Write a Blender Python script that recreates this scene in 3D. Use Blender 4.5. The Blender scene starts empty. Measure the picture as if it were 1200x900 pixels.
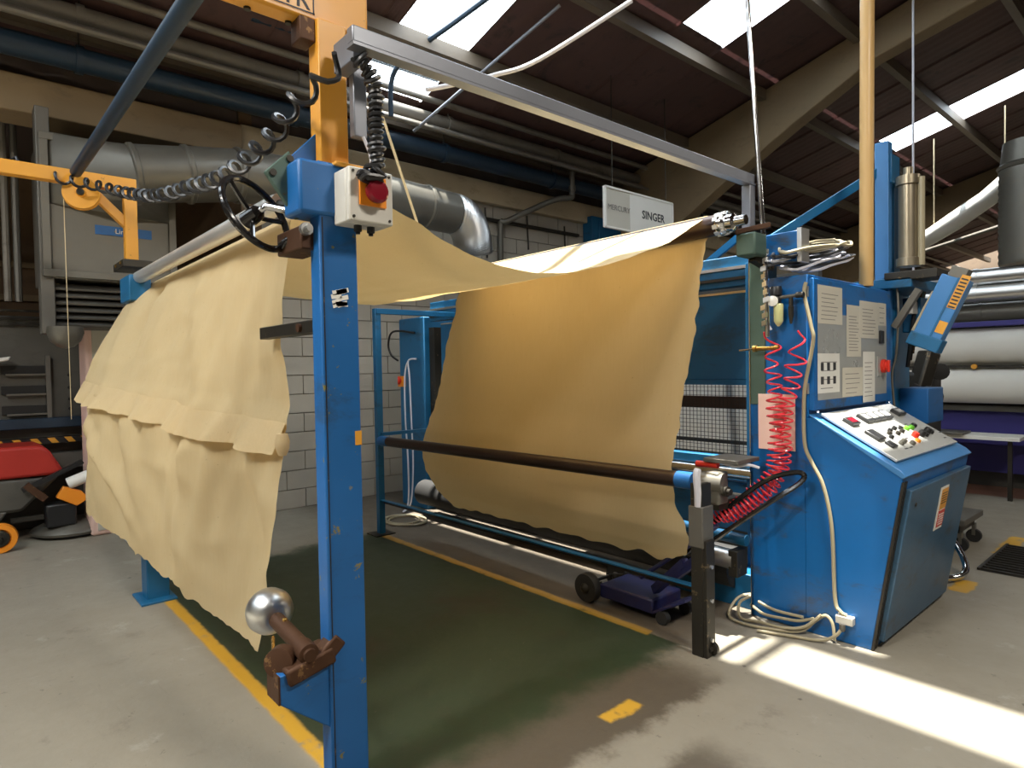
import bpy, bmesh, math, random
from mathutils import Vector, Matrix, noise
random.seed(7)
D = bpy.data; SC = bpy.context.scene; COL = SC.collection
PI = math.pi
V = Vector

# ------------------------------------------------------------------ camera
cam_d = D.cameras.new('camera'); cam = D.objects.new('camera', cam_d); COL.objects.link(cam)
YAW, PITCH, ROLL = -0.84890, -0.026299, -0.017389
fw = V((math.sin(YAW)*math.cos(PITCH), math.cos(YAW)*math.cos(PITCH), math.sin(PITCH)))
rt = V((math.cos(YAW), -math.sin(YAW), 0)); up = rt.cross(fw)
r2 = rt*math.cos(ROLL)+up*math.sin(ROLL); u2 = -rt*math.sin(ROLL)+up*math.cos(ROLL)
cam.matrix_world = Matrix(((r2.x,u2.x,-fw.x,0),(r2.y,u2.y,-fw.y,0),(r2.z,u2.z,-fw.z,1.55),(0,0,0,1)))
cam_d.sensor_width = 36; cam_d.lens = 36*745.36/1200; cam_d.clip_start = .05; cam_d.clip_end = 200
SC.camera = cam
# ------------------------------------------------------------------ colour management, sky, sun, fill lights
SC.view_settings.view_transform = 'Standard'; SC.view_settings.look = 'None'
SC.view_settings.gamma = 1; SC.view_settings.use_curve_mapping = False
SC.view_settings.exposure = 0.0
w = D.worlds.new('sky'); SC.world = w; w.use_nodes = True
bg = w.node_tree.nodes['Background']; bg.inputs[0].default_value = (.80, .90, 1.0, 1); bg.inputs[1].default_value = 9.0

def add_light(name, kind, loc, direction, energy, color=(1,1,1), size=None, size_y=None, portal=False):
    l = D.lights.new(name, kind); o = D.objects.new(name, l); COL.objects.link(o)
    o.location = loc; o.rotation_euler = V(direction).to_track_quat('-Z', 'Y').to_euler()
    l.energy = energy; l.color = color
    if kind == 'AREA':
        l.shape = 'RECTANGLE'; l.size = size; l.size_y = size_y or size
        if portal: l.cycles.is_portal = True
    return o
SUN_K = -.03
sun = add_light('sun', 'SUN', (0, 6, 12), (0.03, -SUN_K, -1), 30.0, (1.0, .95, .86)); sun.data.angle = math.radians(0.9)

SLOPE = .26; ANG = math.atan(SLOPE)
def roof_z(x): return 4.6+SLOPE*(x+7) if x <= 2 else 4.6+SLOPE*9-SLOPE*(x-2)
# skylight strips (x0, x1, y0, y1) on the near slope
SKY = [(-6.5,-1.4,3.43,4.29), (-4.4,-2.5,2.40,2.82), (-4.4,-.6,2.82,3.25), (-4.15,-1.95,6.2,7.06), (-4.15,-2.0,12.1,12.96), (-4.15,-2.0,17.85,18.71),  # second and third strips are unseen, cut to place the sun patch
       (-6.5,-.6,-1.90,-1.04), (-6.5,-.6,-3.62,-2.76), (-6.5,-.6,-5.34,-4.48)]  # unseen strips, added to brighten the near floor and hanging cloth
for x0, x1, y0, y1 in SKY:                       # portals guide the sky light through the roof openings
    xm = (x0+x1)/2
    o = add_light('skylight_portal', 'AREA', (xm, (y0+y1)/2, roof_z(xm)+.10), (0, 0, -1), 1, size=(x1-x0)/math.cos(ANG), size_y=y1-y0, portal=True)
    o.rotation_euler = (0, -ANG, 0)
# added unseen fill lights behind and beside the camera and over the far hall
for x, y, e in ((-1.5,-2.2,260), (1.5,2.2,220), (4.0,9.5,110), (-2.5,14.5,60)):
    add_light('fill_light', 'AREA', (x, y, min(5.0, roof_z(x)-.5)), (0, 0, -1), e, (1, .93, .82), .9)

# ------------------------------------------------------------------ materials
class NT:
    def __init__(s, name):
        s.m = D.materials.new(name); s.m.use_nodes = True; s.t = s.m.node_tree; s.t.nodes.clear()
        s.out = s.t.nodes.new('ShaderNodeOutputMaterial')
        s.geo = s.t.nodes.new('ShaderNodeNewGeometry')
    def n(s, kind, **k):
        o = s.t.nodes.new(kind)
        for a, b in k.items(): setattr(o, a, b)
        return o
    def lk(s, a, b): s.t.links.new(a, b)
    def set(s, sock, v):
        if hasattr(v, 'is_output') or isinstance(v, bpy.types.NodeSocket): s.lk(v, sock)
        else:
            if isinstance(v, (tuple, list)) and len(v) == 3 and sock.type == 'RGBA': v = (*v, 1)
            sock.default_value = v
    def math(s, op, a, b=0.0, c=None):
        o = s.n('ShaderNodeMath', operation=op); s.set(o.inputs[0], a); s.set(o.inputs[1], b)
        if c is not None: s.set(o.inputs[2], c)
        return o.outputs[0]
    def noise(s, scale, detail=4, rough=.55, vec=None, dist=0):
        o = s.n('ShaderNodeTexNoise'); o.inputs['Scale'].default_value = scale; o.inputs['Detail'].default_value = detail
        o.inputs['Roughness'].default_value = rough; o.inputs['Distortion'].default_value = dist
        s.lk(vec or s.geo.outputs['Position'], o.inputs['Vector']); return o.outputs[0]
    def scaled(s, v3):
        o = s.n('ShaderNodeVectorMath', operation='MULTIPLY'); s.lk(s.geo.outputs['Position'], o.inputs[0]); o.inputs[1].default_value = v3
        return o.outputs[0]
    def step(s, v, a, b):
        o = s.n('ShaderNodeMapRange'); o.interpolation_type = 'SMOOTHSTEP'; s.set(o.inputs[0], v); o.inputs[1].default_value = a; o.inputs[2].default_value = b
        return o.outputs[0]
    def mix(s, f, a, b):
        o = s.n('ShaderNodeMix', data_type='RGBA'); s.set(o.inputs[0], f); s.set(o.inputs[6], a); s.set(o.inputs[7], b); return o.outputs[2]
    def bump(s, h, strength, dist=.01):
        o = s.n('ShaderNodeBump'); o.inputs['Strength'].default_value = strength; o.inputs['Distance'].default_value = dist; s.lk(h, o.inputs['Height']); return o.outputs[0]
    def bsdf(s, col, rough=.5, metal=0, normal=None, spec=.5, **k):
        b = s.n('ShaderNodeBsdfPrincipled'); s.set(b.inputs['Base Color'], col); s.set(b.inputs['Roughness'], rough); s.set(b.inputs['Metallic'], metal)
        b.inputs['Specular IOR Level'].default_value = spec
        if normal is not None: s.lk(normal, b.inputs['Normal'])
        for a, v in k.items(): s.set(b.inputs[a], v)
        return b.outputs[0]
    def done(s, sh): s.lk(sh, s.out.inputs[0]); return s.m

def paint(name, rgb, rough=.45, metal=0, var=.25, chip=None, chipthr=.66, chipscale=14, spec=.5, bump=.15, dirt=None, vs=3.0):
    t = NT(name); n1 = t.noise(vs, 5)
    dark = tuple(c*(1-var) for c in rgb); lite = tuple(min(1, c*(1+var*.6)) for c in rgb)
    c = t.mix(n1, dark, lite)
    if dirt:
        nd = t.step(t.noise(1.0, 6, .72, vec=t.scaled((3.2, 3.2, 6.5)), dist=.4), .52, .70); c = t.mix(t.math('MULTIPLY', nd, dirt[3]), c, dirt[:3])
    n2 = t.noise(chipscale, 6, .7)
    if chip: c = t.mix(t.step(n2, chipthr, chipthr+.03), c, chip)
    r = t.math('MULTIPLY_ADD', n1, .25, rough-.12)
    return t.done(t.bsdf(c, r, metal, t.bump(n2, bump, .004), spec))

M = {}
CH = (.20, .17, .05)
M['blue'] = paint('blue_enamel', (.010, .115, .345), .42, var=.22, chip=CH, chipthr=.635, chipscale=13, dirt=(.02,.05,.09,.5))
M['blue_far'] = paint('blue_enamel_teal', (.008, .12, .27), .42, var=.22, chip=(.05,.05,.04), chipthr=.69, dirt=(.02,.045,.06,.55))
M['blue_cab'] = paint('blue_console_enamel', (.004, .115, .36), .33, var=.15, chip=(.03,.06,.08), chipthr=.71, dirt=(.05,.048,.035,.85))
M['blue_door'] = paint('slate_blue_enamel', (.045, .11, .19), .36, var=.25, chip=(.07,.05,.03), chipthr=.70, dirt=(.055,.045,.03,.8))
M['blue_light'] = paint('light_blue_enamel', (.05, .20, .46), .35, var=.15, chip=(.03,.05,.07), chipthr=.72)
M['indigo'] = paint('indigo_enamel', (.013, .015, .075), .45, var=.3, chip=(.05,.03,.03), chipthr=.64, dirt=(.06,.03,.03,.6))
M['green_grey'] = paint('green_grey_steel', (.07, .12, .095), .55, metal=.2, var=.3, chip=(.1,.06,.02), chipthr=.64)
M['rust'] = paint('rusty_steel', (.085, .038, .018), .6, metal=.5, var=.5, chip=(.22,.12,.05), chipthr=.6, bump=.4)
M['dark_steel'] = paint('dark_steel', (.045, .040, .032), .45, metal=.6, var=.4, chip=(.16,.12,.07), chipthr=.62)
M['brown_tube'] = paint('brown_roller_coating', (.035, .020, .016), .33, metal=.3, var=.35)
M['chrome'] = paint('polished_chrome', (.72, .72, .72), .14, metal=1, var=.08, bump=.03)
M['alu'] = paint('cast_aluminium', (.66, .66, .65), .36, metal=1, var=.2, bump=.25)
M['galv'] = paint('galvanised_sheet', (.165, .155, .13), .42, metal=.45, var=.28, dirt=(.18,.15,.11,.5))
M['galv_dark'] = paint('dull_galvanised', (.16, .15, .13), .5, metal=.5, var=.3)
M['tray'] = paint('zinc_grey_trunking', (.23, .24, .27), .42, metal=.5, var=.15)
M['pipe'] = paint('grey_lagged_pipe', (.20, .18, .15), .5, metal=.1, var=.3, dirt=(.09,.07,.05,.6))
M['pipe_blue'] = paint('dark_blue_pipe', (.012, .030, .055), .45, var=.3)
M['yellow'] = paint('yellow_enamel', (.72, .33, .035), .4, var=.18, chip=(.13,.07,.02), chipthr=.67)
M['cream_pole'] = paint('cream_painted_pipe', (.60, .38, .15), .4, var=.12)
M['bright_steel'] = paint('bright_turned_steel', (.80, .79, .76), .34, metal=.8, var=.08, bump=.03)
M['warm_steel'] = paint('warm_worn_steel', (.42, .36, .26), .32, metal=.85, var=.25)
M['black'] = paint('black_plastic', (.014, .014, .015), .38, var=.2)
M['black_gloss'] = paint('glossy_black_bakelite', (.012, .011, .011), .14, var=.2)
M['rubber'] = paint('black_rubber', (.02, .019, .018), .7, var=.3)
M['white_plastic'] = paint('pale_grey_plastic', (.60, .58, .52), .4, var=.06, bump=.03)
M['white'] = paint('white_paint', (.78, .76, .70), .5, var=.06, bump=.05)
M['paper'] = paint('notice_paper', (.55, .52, .44), .6, var=.05, bump=.02)
M['paper_white'] = paint('white_notice_paper', (.70, .69, .64), .5, var=.05, bump=.02)
M['pink_paper'] = paint('pink_notice_paper', (.80, .55, .47), .6, var=.05, bump=.02)
M['grey_sheet'] = paint('grey_plan_sheet', (.30, .31, .30), .3, var=.08, bump=.02)
M['desk'] = paint('brushed_white_panel', (.62, .62, .58), .20, metal=.35, var=.06, bump=.03)
M['print'] = paint('printed_ink', (.03, .03, .035), .6, var=.05)
M['print_faint'] = paint('faint_printed_ink', (.20, .19, .18), .6, var=.05)
M['red'] = paint('red_plastic', (.62, .03, .015), .3, var=.1)
M['dark_red'] = paint('dark_red_plastic', (.22, .008, .02), .2, var=.1)
M['red_vinyl'] = paint('red_seat_cover', (.42, .022, .012), .55, var=.2)
M['orange'] = paint('orange_plastic', (.85, .28, .02), .35, var=.1)
M['green_led'] = paint('green_plastic', (.12, .42, .03), .3, var=.1)
M['hose'] = paint('red_nylon_hose', (.80, .05, .07), .16, var=.1, spec=.8)
M['cable'] = paint('beige_cable_sheath', (.36, .31, .20), .4, var=.15)
M['white_cable'] = paint('white_cable_sheath', (.62, .61, .66), .35, var=.1)
M['rope'] = paint('pale_rope', (.62, .50, .30), .8, var=.15)
M['maroon'] = paint('maroon_cloth', (.14, .045, .04), .85, var=.3)
M['brass'] = paint('brass', (.50, .30, .08), .25, metal=.9, var=.2)
M['bowl'] = paint('clear_filter_bowl', (.62, .62, .30), .12, var=.15)
M['roof'] = paint('stained_brown_roof_sheet', (.105, .056, .050), .75, var=.45, bump=.3, dirt=(.045,.030,.030,.8), vs=1.4)
M['roof_far'] = M['roof']
M['purlin'] = paint('dusty_steel_purlin', (.16, .125, .09), .6, var=.3)
M['concrete_beam'] = paint('ochre_precast_concrete', (.27, .195, .11), .75, var=.28, bump=.3, dirt=(.17,.12,.07,.5), vs=1.6)
M['beam_lit'] = paint('lit_painted_concrete', (.50, .41, .27), .7, var=.2, bump=.2, dirt=(.25,.18,.1,.4), vs=1.6)
M['block'] = paint('painted_blockwork', (.42, .385, .32), .75, var=.16, bump=.5, vs=2.5)
M['mortar'] = paint('grey_mortar', (.25, .23, .20), .85, var=.2)
M['wall_brown'] = paint('brown_painted_wall', (.17, .105, .055), .7, var=.3, dirt=(.08,.05,.03,.5))
M['cladding'] = paint('dark_wall_cladding', (.10, .075, .065), .65, var=.35)
M['machine_grey'] = paint('dark_grey_machine_enamel', (.085, .080, .068), .45, var=.25, dirt=(.05,.045,.04,.5))
M['fabric_roll'] = paint('white_cloth_roll', (.68, .66, .60), .8, var=.06, bump=.1)
M['purple'] = paint('violet_painted_steel', (.035, .028, .19), .5, var=.15)
M['film'] = paint('white_plastic_film', (.75, .73, .68), .35, var=.15, bump=.3)

def floor_mat():
    t = NT('painted_concrete_floor'); sx = t.n('ShaderNodeSeparateXYZ'); t.lk(t.geo.outputs['Position'], sx.inputs[0])
    wob = t.math('MULTIPLY_ADD', t.noise(5, 5, .7), .10, -.05)
    wob2 = t.math('MULTIPLY_ADD', t.noise(1.6, 6, .7), .55, -.275)
    X = t.math('ADD', sx.outputs[0], wob); Y = t.math('ADD', sx.outputs[1], t.math('MULTIPLY', wob, .35)); X2 = t.math('ADD', sx.outputs[0], wob2); Y2 = t.math('ADD', sx.outputs[1], wob2)
    def band(v, a, b, e=.012):
        return t.math('MULTIPLY', t.step(v, a-e, a+e), t.math('SUBTRACT', 1, t.step(v, b-e, b+e)))
    nA = t.noise(.9, 8, .65); nB = t.noise(26, 6, .7); nC = t.noise(6, 8, .7)
    base = t.mix(nA, (.215, .190, .145), (.335, .305, .245))
    base = t.mix(t.math('MULTIPLY', nC, .45), base, (.20, .18, .14))
    base = t.mix(t.math('MULTIPLY', t.step(t.noise(11, 5, .8), .63, .67), .55), base, (.10, .088, .068))
    base = t.mix(t.math('MULTIPLY', t.step(t.noise(3.2, 8, .72), .58, .70), .5), base, (.15, .13, .105))
    # finer dark scuffs
    base = t.mix(t.math('MULTIPLY', t.step(nB, .66, .73), .55), base, (.09, .08, .065))
    vo = t.n('ShaderNodeTexVoronoi'); vo.inputs['Scale'].default_value = 2.6; t.lk(t.geo.outputs['Position'], vo.inputs['Vector'])
    vd = t.math('ADD', vo.outputs['Distance'], t.math('MULTIPLY', t.noise(22, 4, .7), .11))
    base = t.mix(t.math('MULTIPLY', t.math('SUBTRACT', 1, t.step(vd, .075, .10)), .8), base, (.065, .055, .04))
    lt_ = t.step(t.noise(2.3, 7, .7), .60, .68); base = t.mix(t.math('MULTIPLY', lt_, .35), base, (.42, .40, .35))
    # scuffed direction streaks
    stv = t.noise(3, 6, .7, t.scaled((1.2, 9, 1)))
    base = t.mix(t.math('MULTIPLY', t.step(stv, .6, .75), .25), base, (.14, .12, .09))
    # brown dirt in the aisle strip; darker brown tone under the machine
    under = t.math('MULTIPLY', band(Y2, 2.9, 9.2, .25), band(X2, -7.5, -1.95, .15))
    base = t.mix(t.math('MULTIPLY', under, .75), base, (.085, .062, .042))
    aisle = t.math('MULTIPLY', band(X2, -2.30, -1.66, .05), band(Y2, -6, 2.75, .18))
    base = t.mix(t.math('MULTIPLY', aisle, .88), base, (.070, .052, .034))
    grime2 = t.math('MULTIPLY', band(X2, -1.45, -.80, .06), band(Y2, .8, 2.25, .12))
    base = t.mix(t.math('MULTIPLY', grime2, .85), base, (.085, .068, .048))
    # green paint bay
    g = t.math('MULTIPLY', band(X2, -5.35, -2.02, .10), band(Y, 1.10, 2.98))
    gcol = t.mix(nC, (.010, .022, .008), (.024, .046, .018))
    gcol = t.mix(t.step(t.noise(1.3, 6, .7), .50, .72), gcol, (.028, .024, .011))
    g = t.math('MULTIPLY', g, t.math('SUBTRACT', 1, t.math('MULTIPLY', t.step(nB, .67, .71), .6)))
    base = t.mix(t.math('MULTIPLY', g, .93), base, gcol)
    # yellow lane lines either side
    ywear = t.math('SUBTRACT', 1, t.math('MULTIPLY', t.step(nC, .54, .68), .85))
    def yel(b):
        nonlocal base
        base = t.mix(t.math('MULTIPLY', b, ywear), base, (.55, .31, .03))
    yel(t.math('MULTIPLY', band(Y, 1.035, 1.105), band(X, -5.3, -1.95)))
    yel(t.math('MULTIPLY', t.math('MULTIPLY', band(Y, 2.95, 3.02), band(X, -5.3, -2.22)), .6))
    yel(t.math('MULTIPLY', band(Y, 2.10, 2.32), band(X, -1.84, -1.77)))
    for a, b in ((5.0, 5.3), (6.2, 6.9), (7.5, 8.4)): yel(t.math('MULTIPLY', band(Y, a, b), band(X, -1.27, -1.16)))
    # red brown painted hall floor beyond, and green further on
    rb = t.math('MULTIPLY', band(Y, 8.8, 10.9), 1.0); base = t.mix(t.math('MULTIPLY', rb, .8), base, (.16, .055, .03))
    rg = band(Y, 10.9, 14); base = t.mix(t.math('MULTIPLY', rg, .8), base, (.045, .07, .04))
    lf = t.math('SUBTRACT', 1, t.step(X, -8.2, -7.9))
    base = t.mix(t.math('MULTIPLY', lf, .6), base, (.10, .075, .05))
    rough = t.math('MULTIPLY_ADD', nC, .30, .38)
    return t.done(t.bsdf(base, rough, 0, t.bump(nB, .25, .006), .45))
M['floor'] = floor_mat()

def cloth_mat():
    t = NT('unbleached_cotton_canvas')
    weave = t.noise(900, 2, .5); slub = t.noise(4, 5, .7, t.scaled((22, 22, 1.5))); big = t.noise(1.1, 5, .6, dist=.3)
    c = t.mix(big, (.58, .44, .24), (.73, .60, .37)); c = t.mix(t.math('MULTIPLY', slub, .35), c, (.48, .36, .18))
    sp = t.step(t.noise(55, 3, .5), .73, .76); c = t.mix(t.math('MULTIPLY', sp, .5), c, (.22, .15, .07))
    nrm = t.bump(t.math('ADD', t.math('MULTIPLY', weave, .3), slub), .25, .006)
    b = t.bsdf(c, .9, 0, nrm, .15)
    tr = t.n('ShaderNodeBsdfTranslucent'); t.set(tr.inputs[0], t.mix(.5, c, (.85, .50, .12))); t.lk(nrm, tr.inputs['Normal'])
    mx = t.n('ShaderNodeMixShader'); mx.inputs[0].default_value = .30; t.lk(b, mx.inputs[1]); t.lk(tr.outputs[0], mx.inputs[2])
    return t.done(mx.outputs[0])
M['cloth'] = cloth_mat()
def glaze_mat():
    t = NT('grp_rooflight_sheet'); dirt = t.step(t.noise(5, 6, .7, t.scaled((1, 1, 1))), .56, .66)
    tp = t.n('ShaderNodeBsdfTransparent'); t.set(tp.inputs[0], t.mix(t.math('MULTIPLY', dirt, .35), (.93, .95, .96), (.55, .50, .42)))
    tl = t.n('ShaderNodeBsdfTranslucent'); tl.inputs[0].default_value = (.8, .85, .85, 1)
    mx = t.n('ShaderNodeMixShader'); mx.inputs[0].default_value = .15; t.lk(tp.outputs[0], mx.inputs[1]); t.lk(tl.outputs[0], mx.inputs[2])
    return t.done(mx.outputs[0])
M['glaze'] = glaze_mat()

# ------------------------------------------------------------------ mesh helpers
ORG = {}
class MB:
    def __init__(s): s.v = []; s.f = []
    def add(s, vs, fs):
        k = len(s.v); s.v += [V(p) for p in vs]; s.f += [[k+i for i in f] for f in fs]; return s
    def obox(s, c, ax, h):
        c = V(c); ax = [V(a).normalized() for a in ax]
        vs = [c+ax[0]*(h[0]*i)+ax[1]*(h[1]*j)+ax[2]*(h[2]*k) for i in (-1,1) for j in (-1,1) for k in (-1,1)]
        return s.add(vs, [(0,1,3,2),(4,6,7,5),(0,4,5,1),(2,3,7,6),(0,2,6,4),(1,5,7,3)])
    def box(s, x0, x1, y0, y1, z0, z1):
        return s.obox(((x0+x1)/2,(y0+y1)/2,(z0+z1)/2), ((1,0,0),(0,1,0),(0,0,1)), (abs(x1-x0)/2, abs(y1-y0)/2, abs(z1-z0)/2))
    def beam(s, p, q, w, h, upv=(0,0,1)):
        p = V(p); q = V(q); d = (q-p); L = d.length; d.normalize(); u = V(upv)
        if abs(d.dot(u)) > .98: u = V((0,1,0))
        sd = d.cross(u).normalized(); u = sd.cross(d)
        return s.obox((p+q)/2, (d, sd, u), (L/2, w/2, h/2))
    def tube(s, path, r, n=10, closed=False, caps=True, flat=1.0):
        P = [V(p) for p in path]; m = len(P); R = r if isinstance(r, (list, tuple)) else [r]*m
        T = []
        for i in range(m):
            a = P[(i-1) % m] if (closed or i > 0) else P[i]; b = P[(i+1) % m] if (closed or i < m-1) else P[i]
            T.append((b-a).normalized())
        u = T[0].orthogonal().normalized(); k = len(s.v)
        for i in range(m):
            u = (u - T[i]*u.dot(T[i])); u = u.normalized() if u.length > 1e-6 else T[i].orthogonal().normalized(); w_ = T[i].cross(u)
            for j in range(n):
                a = 2*PI*j/n; s.v.append(P[i]+(u*math.cos(a)+w_*math.sin(a)*flat)*R[i])
        for i in range(m if closed else m-1):
            for j in range(n):
                a = k+i*n+j; b = k+i*n+(j+1) % n; c = k+((i+1) % m)*n+(j+1) % n; d = k+((i+1) % m)*n+j
                s.f.append([a,b,c,d])
        if caps and not closed:
            s.f.append([k+j for j in reversed(range(n))]); s.f.append([k+(m-1)*n+j for j in range(n)])
        return s
    def lathe(s, o, axis, prof, n=20):
        o = V(o); a = V(axis).normalized()
        return s.tube([o+a*t for t, r in prof], [max(r, 1e-4) for t, r in prof], n) if False else s._lathe(o, a, prof, n)
    def _lathe(s, o, a, prof, n):
        u = a.orthogonal().normalized(); w_ = a.cross(u); k = len(s.v); m = len(prof)
        for t, r in prof:
            for j in range(n):
                an = 2*PI*j/n; s.v.append(o+a*t+(u*math.cos(an)+w_*math.sin(an))*max(r, 1e-4))
        for i in range(m-1):
            for j in range(n): s.f.append([k+i*n+j, k+i*n+(j+1) % n, k+(i+1)*n+(j+1) % n, k+(i+1)*n+j])
        s.f.append([k+j for j in reversed(range(n))]); s.f.append([k+(m-1)*n+j for j in range(n)])
        return s
    def prism(s, poly, vec):
        vec = V(vec); n = len(poly); P = [V(p) for p in poly]
        return s.add(P+[p+vec for p in P], [list(reversed(range(n))), list(range(n, 2*n))]+[[i,(i+1) % n, n+(i+1) % n, n+i] for i in range(n)])
    def grid(s, rows):
        k = len(s.v); m = len(rows); n = len(rows[0])
        for r in rows: s.v += [V(p) for p in r]
        for i in range(m-1):
            for j in range(n-1): s.f.append([k+i*n+j, k+i*n+j+1, k+(i+1)*n+j+1, k+(i+1)*n+j])
        return s
    def mesh(s, name, mat, org=V((0,0,0)), angle=35):
        me = D.meshes.new(name); me.from_pydata([tuple(p-org) for p in s.v], [], s.f); me.update()
        b = bmesh.new(); b.from_mesh(me); bmesh.ops.recalc_face_normals(b, faces=b.faces); b.to_mesh(me); b.free()
        me.polygons.foreach_set('use_smooth', [True]*len(me.polygons)); me.set_sharp_from_angle(angle=math.radians(angle))
        me.materials.append(mat if not isinstance(mat, str) else M[mat]); return me
    def build(s, name, mat, parent=None, bevel=0, label=None, angle=35, solid=0):
        org = ORG[parent] if parent is not None else V((0,0,0))
        o = D.objects.new(name, s.mesh(name, mat, org, angle)); COL.objects.link(o)
        if parent is not None: o.parent = parent; ORG[o] = org
        else: ORG[o] = V((0,0,0))
        if solid: md = o.modifiers.new('thickness', 'SOLIDIFY'); md.thickness = solid; md.offset = 0
        if bevel: md = o.modifiers.new('bevel', 'BEVEL'); md.width = bevel; md.segments = 2; md.limit_method = 'ANGLE'
        if label: o['label'] = label
        return o
def mb(): return MB()
def thing(name, label, cat, loc=(0,0,0), group=None):
    o = D.objects.new(name, None); COL.objects.link(o); o.location = loc; o.empty_display_size = .1; ORG[o] = V(loc)
    o['label'] = label; o['category'] = cat
    if group: o['group'] = group
    return o
def tag(o, label, cat, group=None):
    # a thing that is one mesh: put its origin at its own base
    o['label'] = label; o['category'] = cat
    if group: o['group'] = group
    me = o.data; c = sum((v.co for v in me.vertices), V())/len(me.vertices); z = min(v.co.z for v in me.vertices); c = V((c.x, c.y, z))
    me.transform(Matrix.Translation(-c)); o.location = c; ORG[o] = c
    return o
def struct(o): o['kind'] = 'structure'; return o
def dup(root, delta, label=None, group=None):
    r = root.copy(); COL.objects.link(r); r.location = root.location+V(delta)
    if label: r['label'] = label
    if group: r['group'] = group
    ORG[r] = V(r.location)
    for ch in list(root.children):
        c = ch.copy(); COL.objects.link(c); c.parent = r
        for g in ch.children:
            d = g.copy(); COL.objects.link(d); d.parent = c
    return r
def text(name, s, origin, right, upv, size, mat, parent, spacing=1.0, bold=.0, align='LEFT'):
    cu = D.curves.new(name, 'FONT'); cu.body = s; cu.size = size; cu.extrude = .0006; cu.offset = bold; cu.space_character = spacing; cu.align_x = align; cu.resolution_u = 2
    tmp = D.objects.new('tmp', cu); COL.objects.link(tmp); dg = bpy.context.evaluated_depsgraph_get()
    me = D.meshes.new_from_object(tmp.evaluated_get(dg)); D.objects.remove(tmp)
    R = V(right).normalized(); U = V(upv).normalized(); N = R.cross(U)
    mt = Matrix(((R.x,U.x,N.x,origin[0]),(R.y,U.y,N.y,origin[1]),(R.z,U.z,N.z,origin[2]),(0,0,0,1)))
    me.transform(Matrix.Translation(-ORG[parent]) @ mt); me.name = name
    me.materials.clear(); me.materials.append(M[mat])
    o = D.objects.new(name, me); COL.objects.link(o); o.parent = parent; ORG[o] = ORG[parent]; return o
def helix(path, R, turns, n=12, phase=0, jitter=0, warp=1.0):
    P = [V(p) for p in path]; L = [0]
    for a, b in zip(P, P[1:]): L.append(L[-1]+(b-a).length)
    out = []; N = int(turns*n)
    u = None
    for i in range(N+1):
        t = (i/N)**warp*L[-1]; k = 0
        while k < len(P)-2 and L[k+1] < t: k += 1
        f = (t-L[k])/max(1e-6, L[k+1]-L[k]); c = P[k].lerp(P[k+1], f); d = (P[k+1]-P[k]).normalized()
        if u is None: u = d.orthogonal().normalized()
        u = (u-d*u.dot(d)).normalized(); w_ = d.cross(u); a = 2*PI*i/n+phase
        rr = R*(1+jitter*noise.noise(V((i*.07, phase, 0))))
        out.append(c+(u*math.cos(a)+w_*math.sin(a))*rr)
    return out
def smooth_path(pts, n=6):
    P = [V(p) for p in pts]; out = []
    for i in range(len(P)-1):
        a = P[max(i-1, 0)]; b = P[i]; c = P[i+1]; d = P[min(i+2, len(P)-1)]
        for k in range(n):
            t = k/n; out.append(.5*((2*b)+(c-a)*t+(2*a-5*b+4*c-d)*t*t+(-a+3*b-3*c+d)*t**3))
    out.append(P[-1]); return out

# ------------------------------------------------------------------ setting: floor, roof, walls
fl = mb().box(-14, 13, -9, 27, -.1, 0).build('floor', 'floor'); struct(fl)

ceil = D.objects.new('ceiling', None); COL.objects.link(ceil); ceil['kind'] = 'structure'; ORG[ceil] = V((0,0,0))
def corrugated(w, L, mat, name):
    m = mb(); n = 30; rows = []
    for x in (0, L):
        rows.append([(x, w*j/n, (.002*math.cos(PI*j/3) if 0 < j < n else -.022)) for j in range(n+1)])
    m.grid(rows); return m.mesh(name, mat, angle=60)
cols = [3.43]
for stepw, cnt in ((.86,1),(.955,2),(.86,1),(.84,6),(.86,1),(.815,6),(.86,9)):
    for _ in range(cnt): cols.append(cols[-1]+stepw)
y = 3.43; low = []
low += [3.25, 2.82, 2.40]; y = 2.40
while y > -8.2: y -= .86; low.append(y)
cols = sorted(low)+cols
meshes = {}
def sheet(x0, x1, ya, yb, glaze, far=False):
    L = (x1-x0)/math.cos(ANG)+(0 if glaze else .06); key = (round(x1-x0, 2), glaze)
    if key not in meshes: meshes[key] = corrugated(1.0, L, M['glaze'] if glaze else M['roof'], 'rooflight_sheet' if glaze else 'roof_sheet')
    o = D.objects.new('rooflight_sheet' if glaze else 'roof_sheet', meshes[key]); COL.objects.link(o); o.parent = ceil
    o.scale = (1, (yb-ya)*(1.0 if glaze else 1.012), 1)
    if far: o.location = (x1, ya, roof_z(x1)); o.rotation_euler = (0, ANG, 0); o.rotation_euler = (0, -(PI-ANG), 0); o.scale = (1, (yb-ya)*1.012, 1)
    else: o.location = (x0, ya, roof_z(x0)); o.rotation_euler = (0, -ANG, 0)
    if glaze: o['label'] = 'translucent white rooflight sheet'
for i, (ya, yb) in enumerate(zip(cols, cols[1:])):
    sk = [s for s in SKY if abs(s[2]-ya) < .03]
    cuts = [-7.4, -4.15, -1.1, 2.0]
    if abs(ya-2.40) < .03: cuts = [-7.4, -4.4, -2.5, 2.0]
    if sk:
        x0, x1 = sk[0][0], sk[0][1]; cuts = sorted(set([-7.4, x0, x1, 2.0]))
        if x0 < -5: cuts = [-7.4, -6.5, -3.8, sk[0][1], 2.0]
    for a, b in zip(cuts, cuts[1:]):
        gz = bool(sk) and a >= sk[0][0]-.01 and b <= sk[0][1]+.01
        sheet(a, b, ya, yb, gz)
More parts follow.
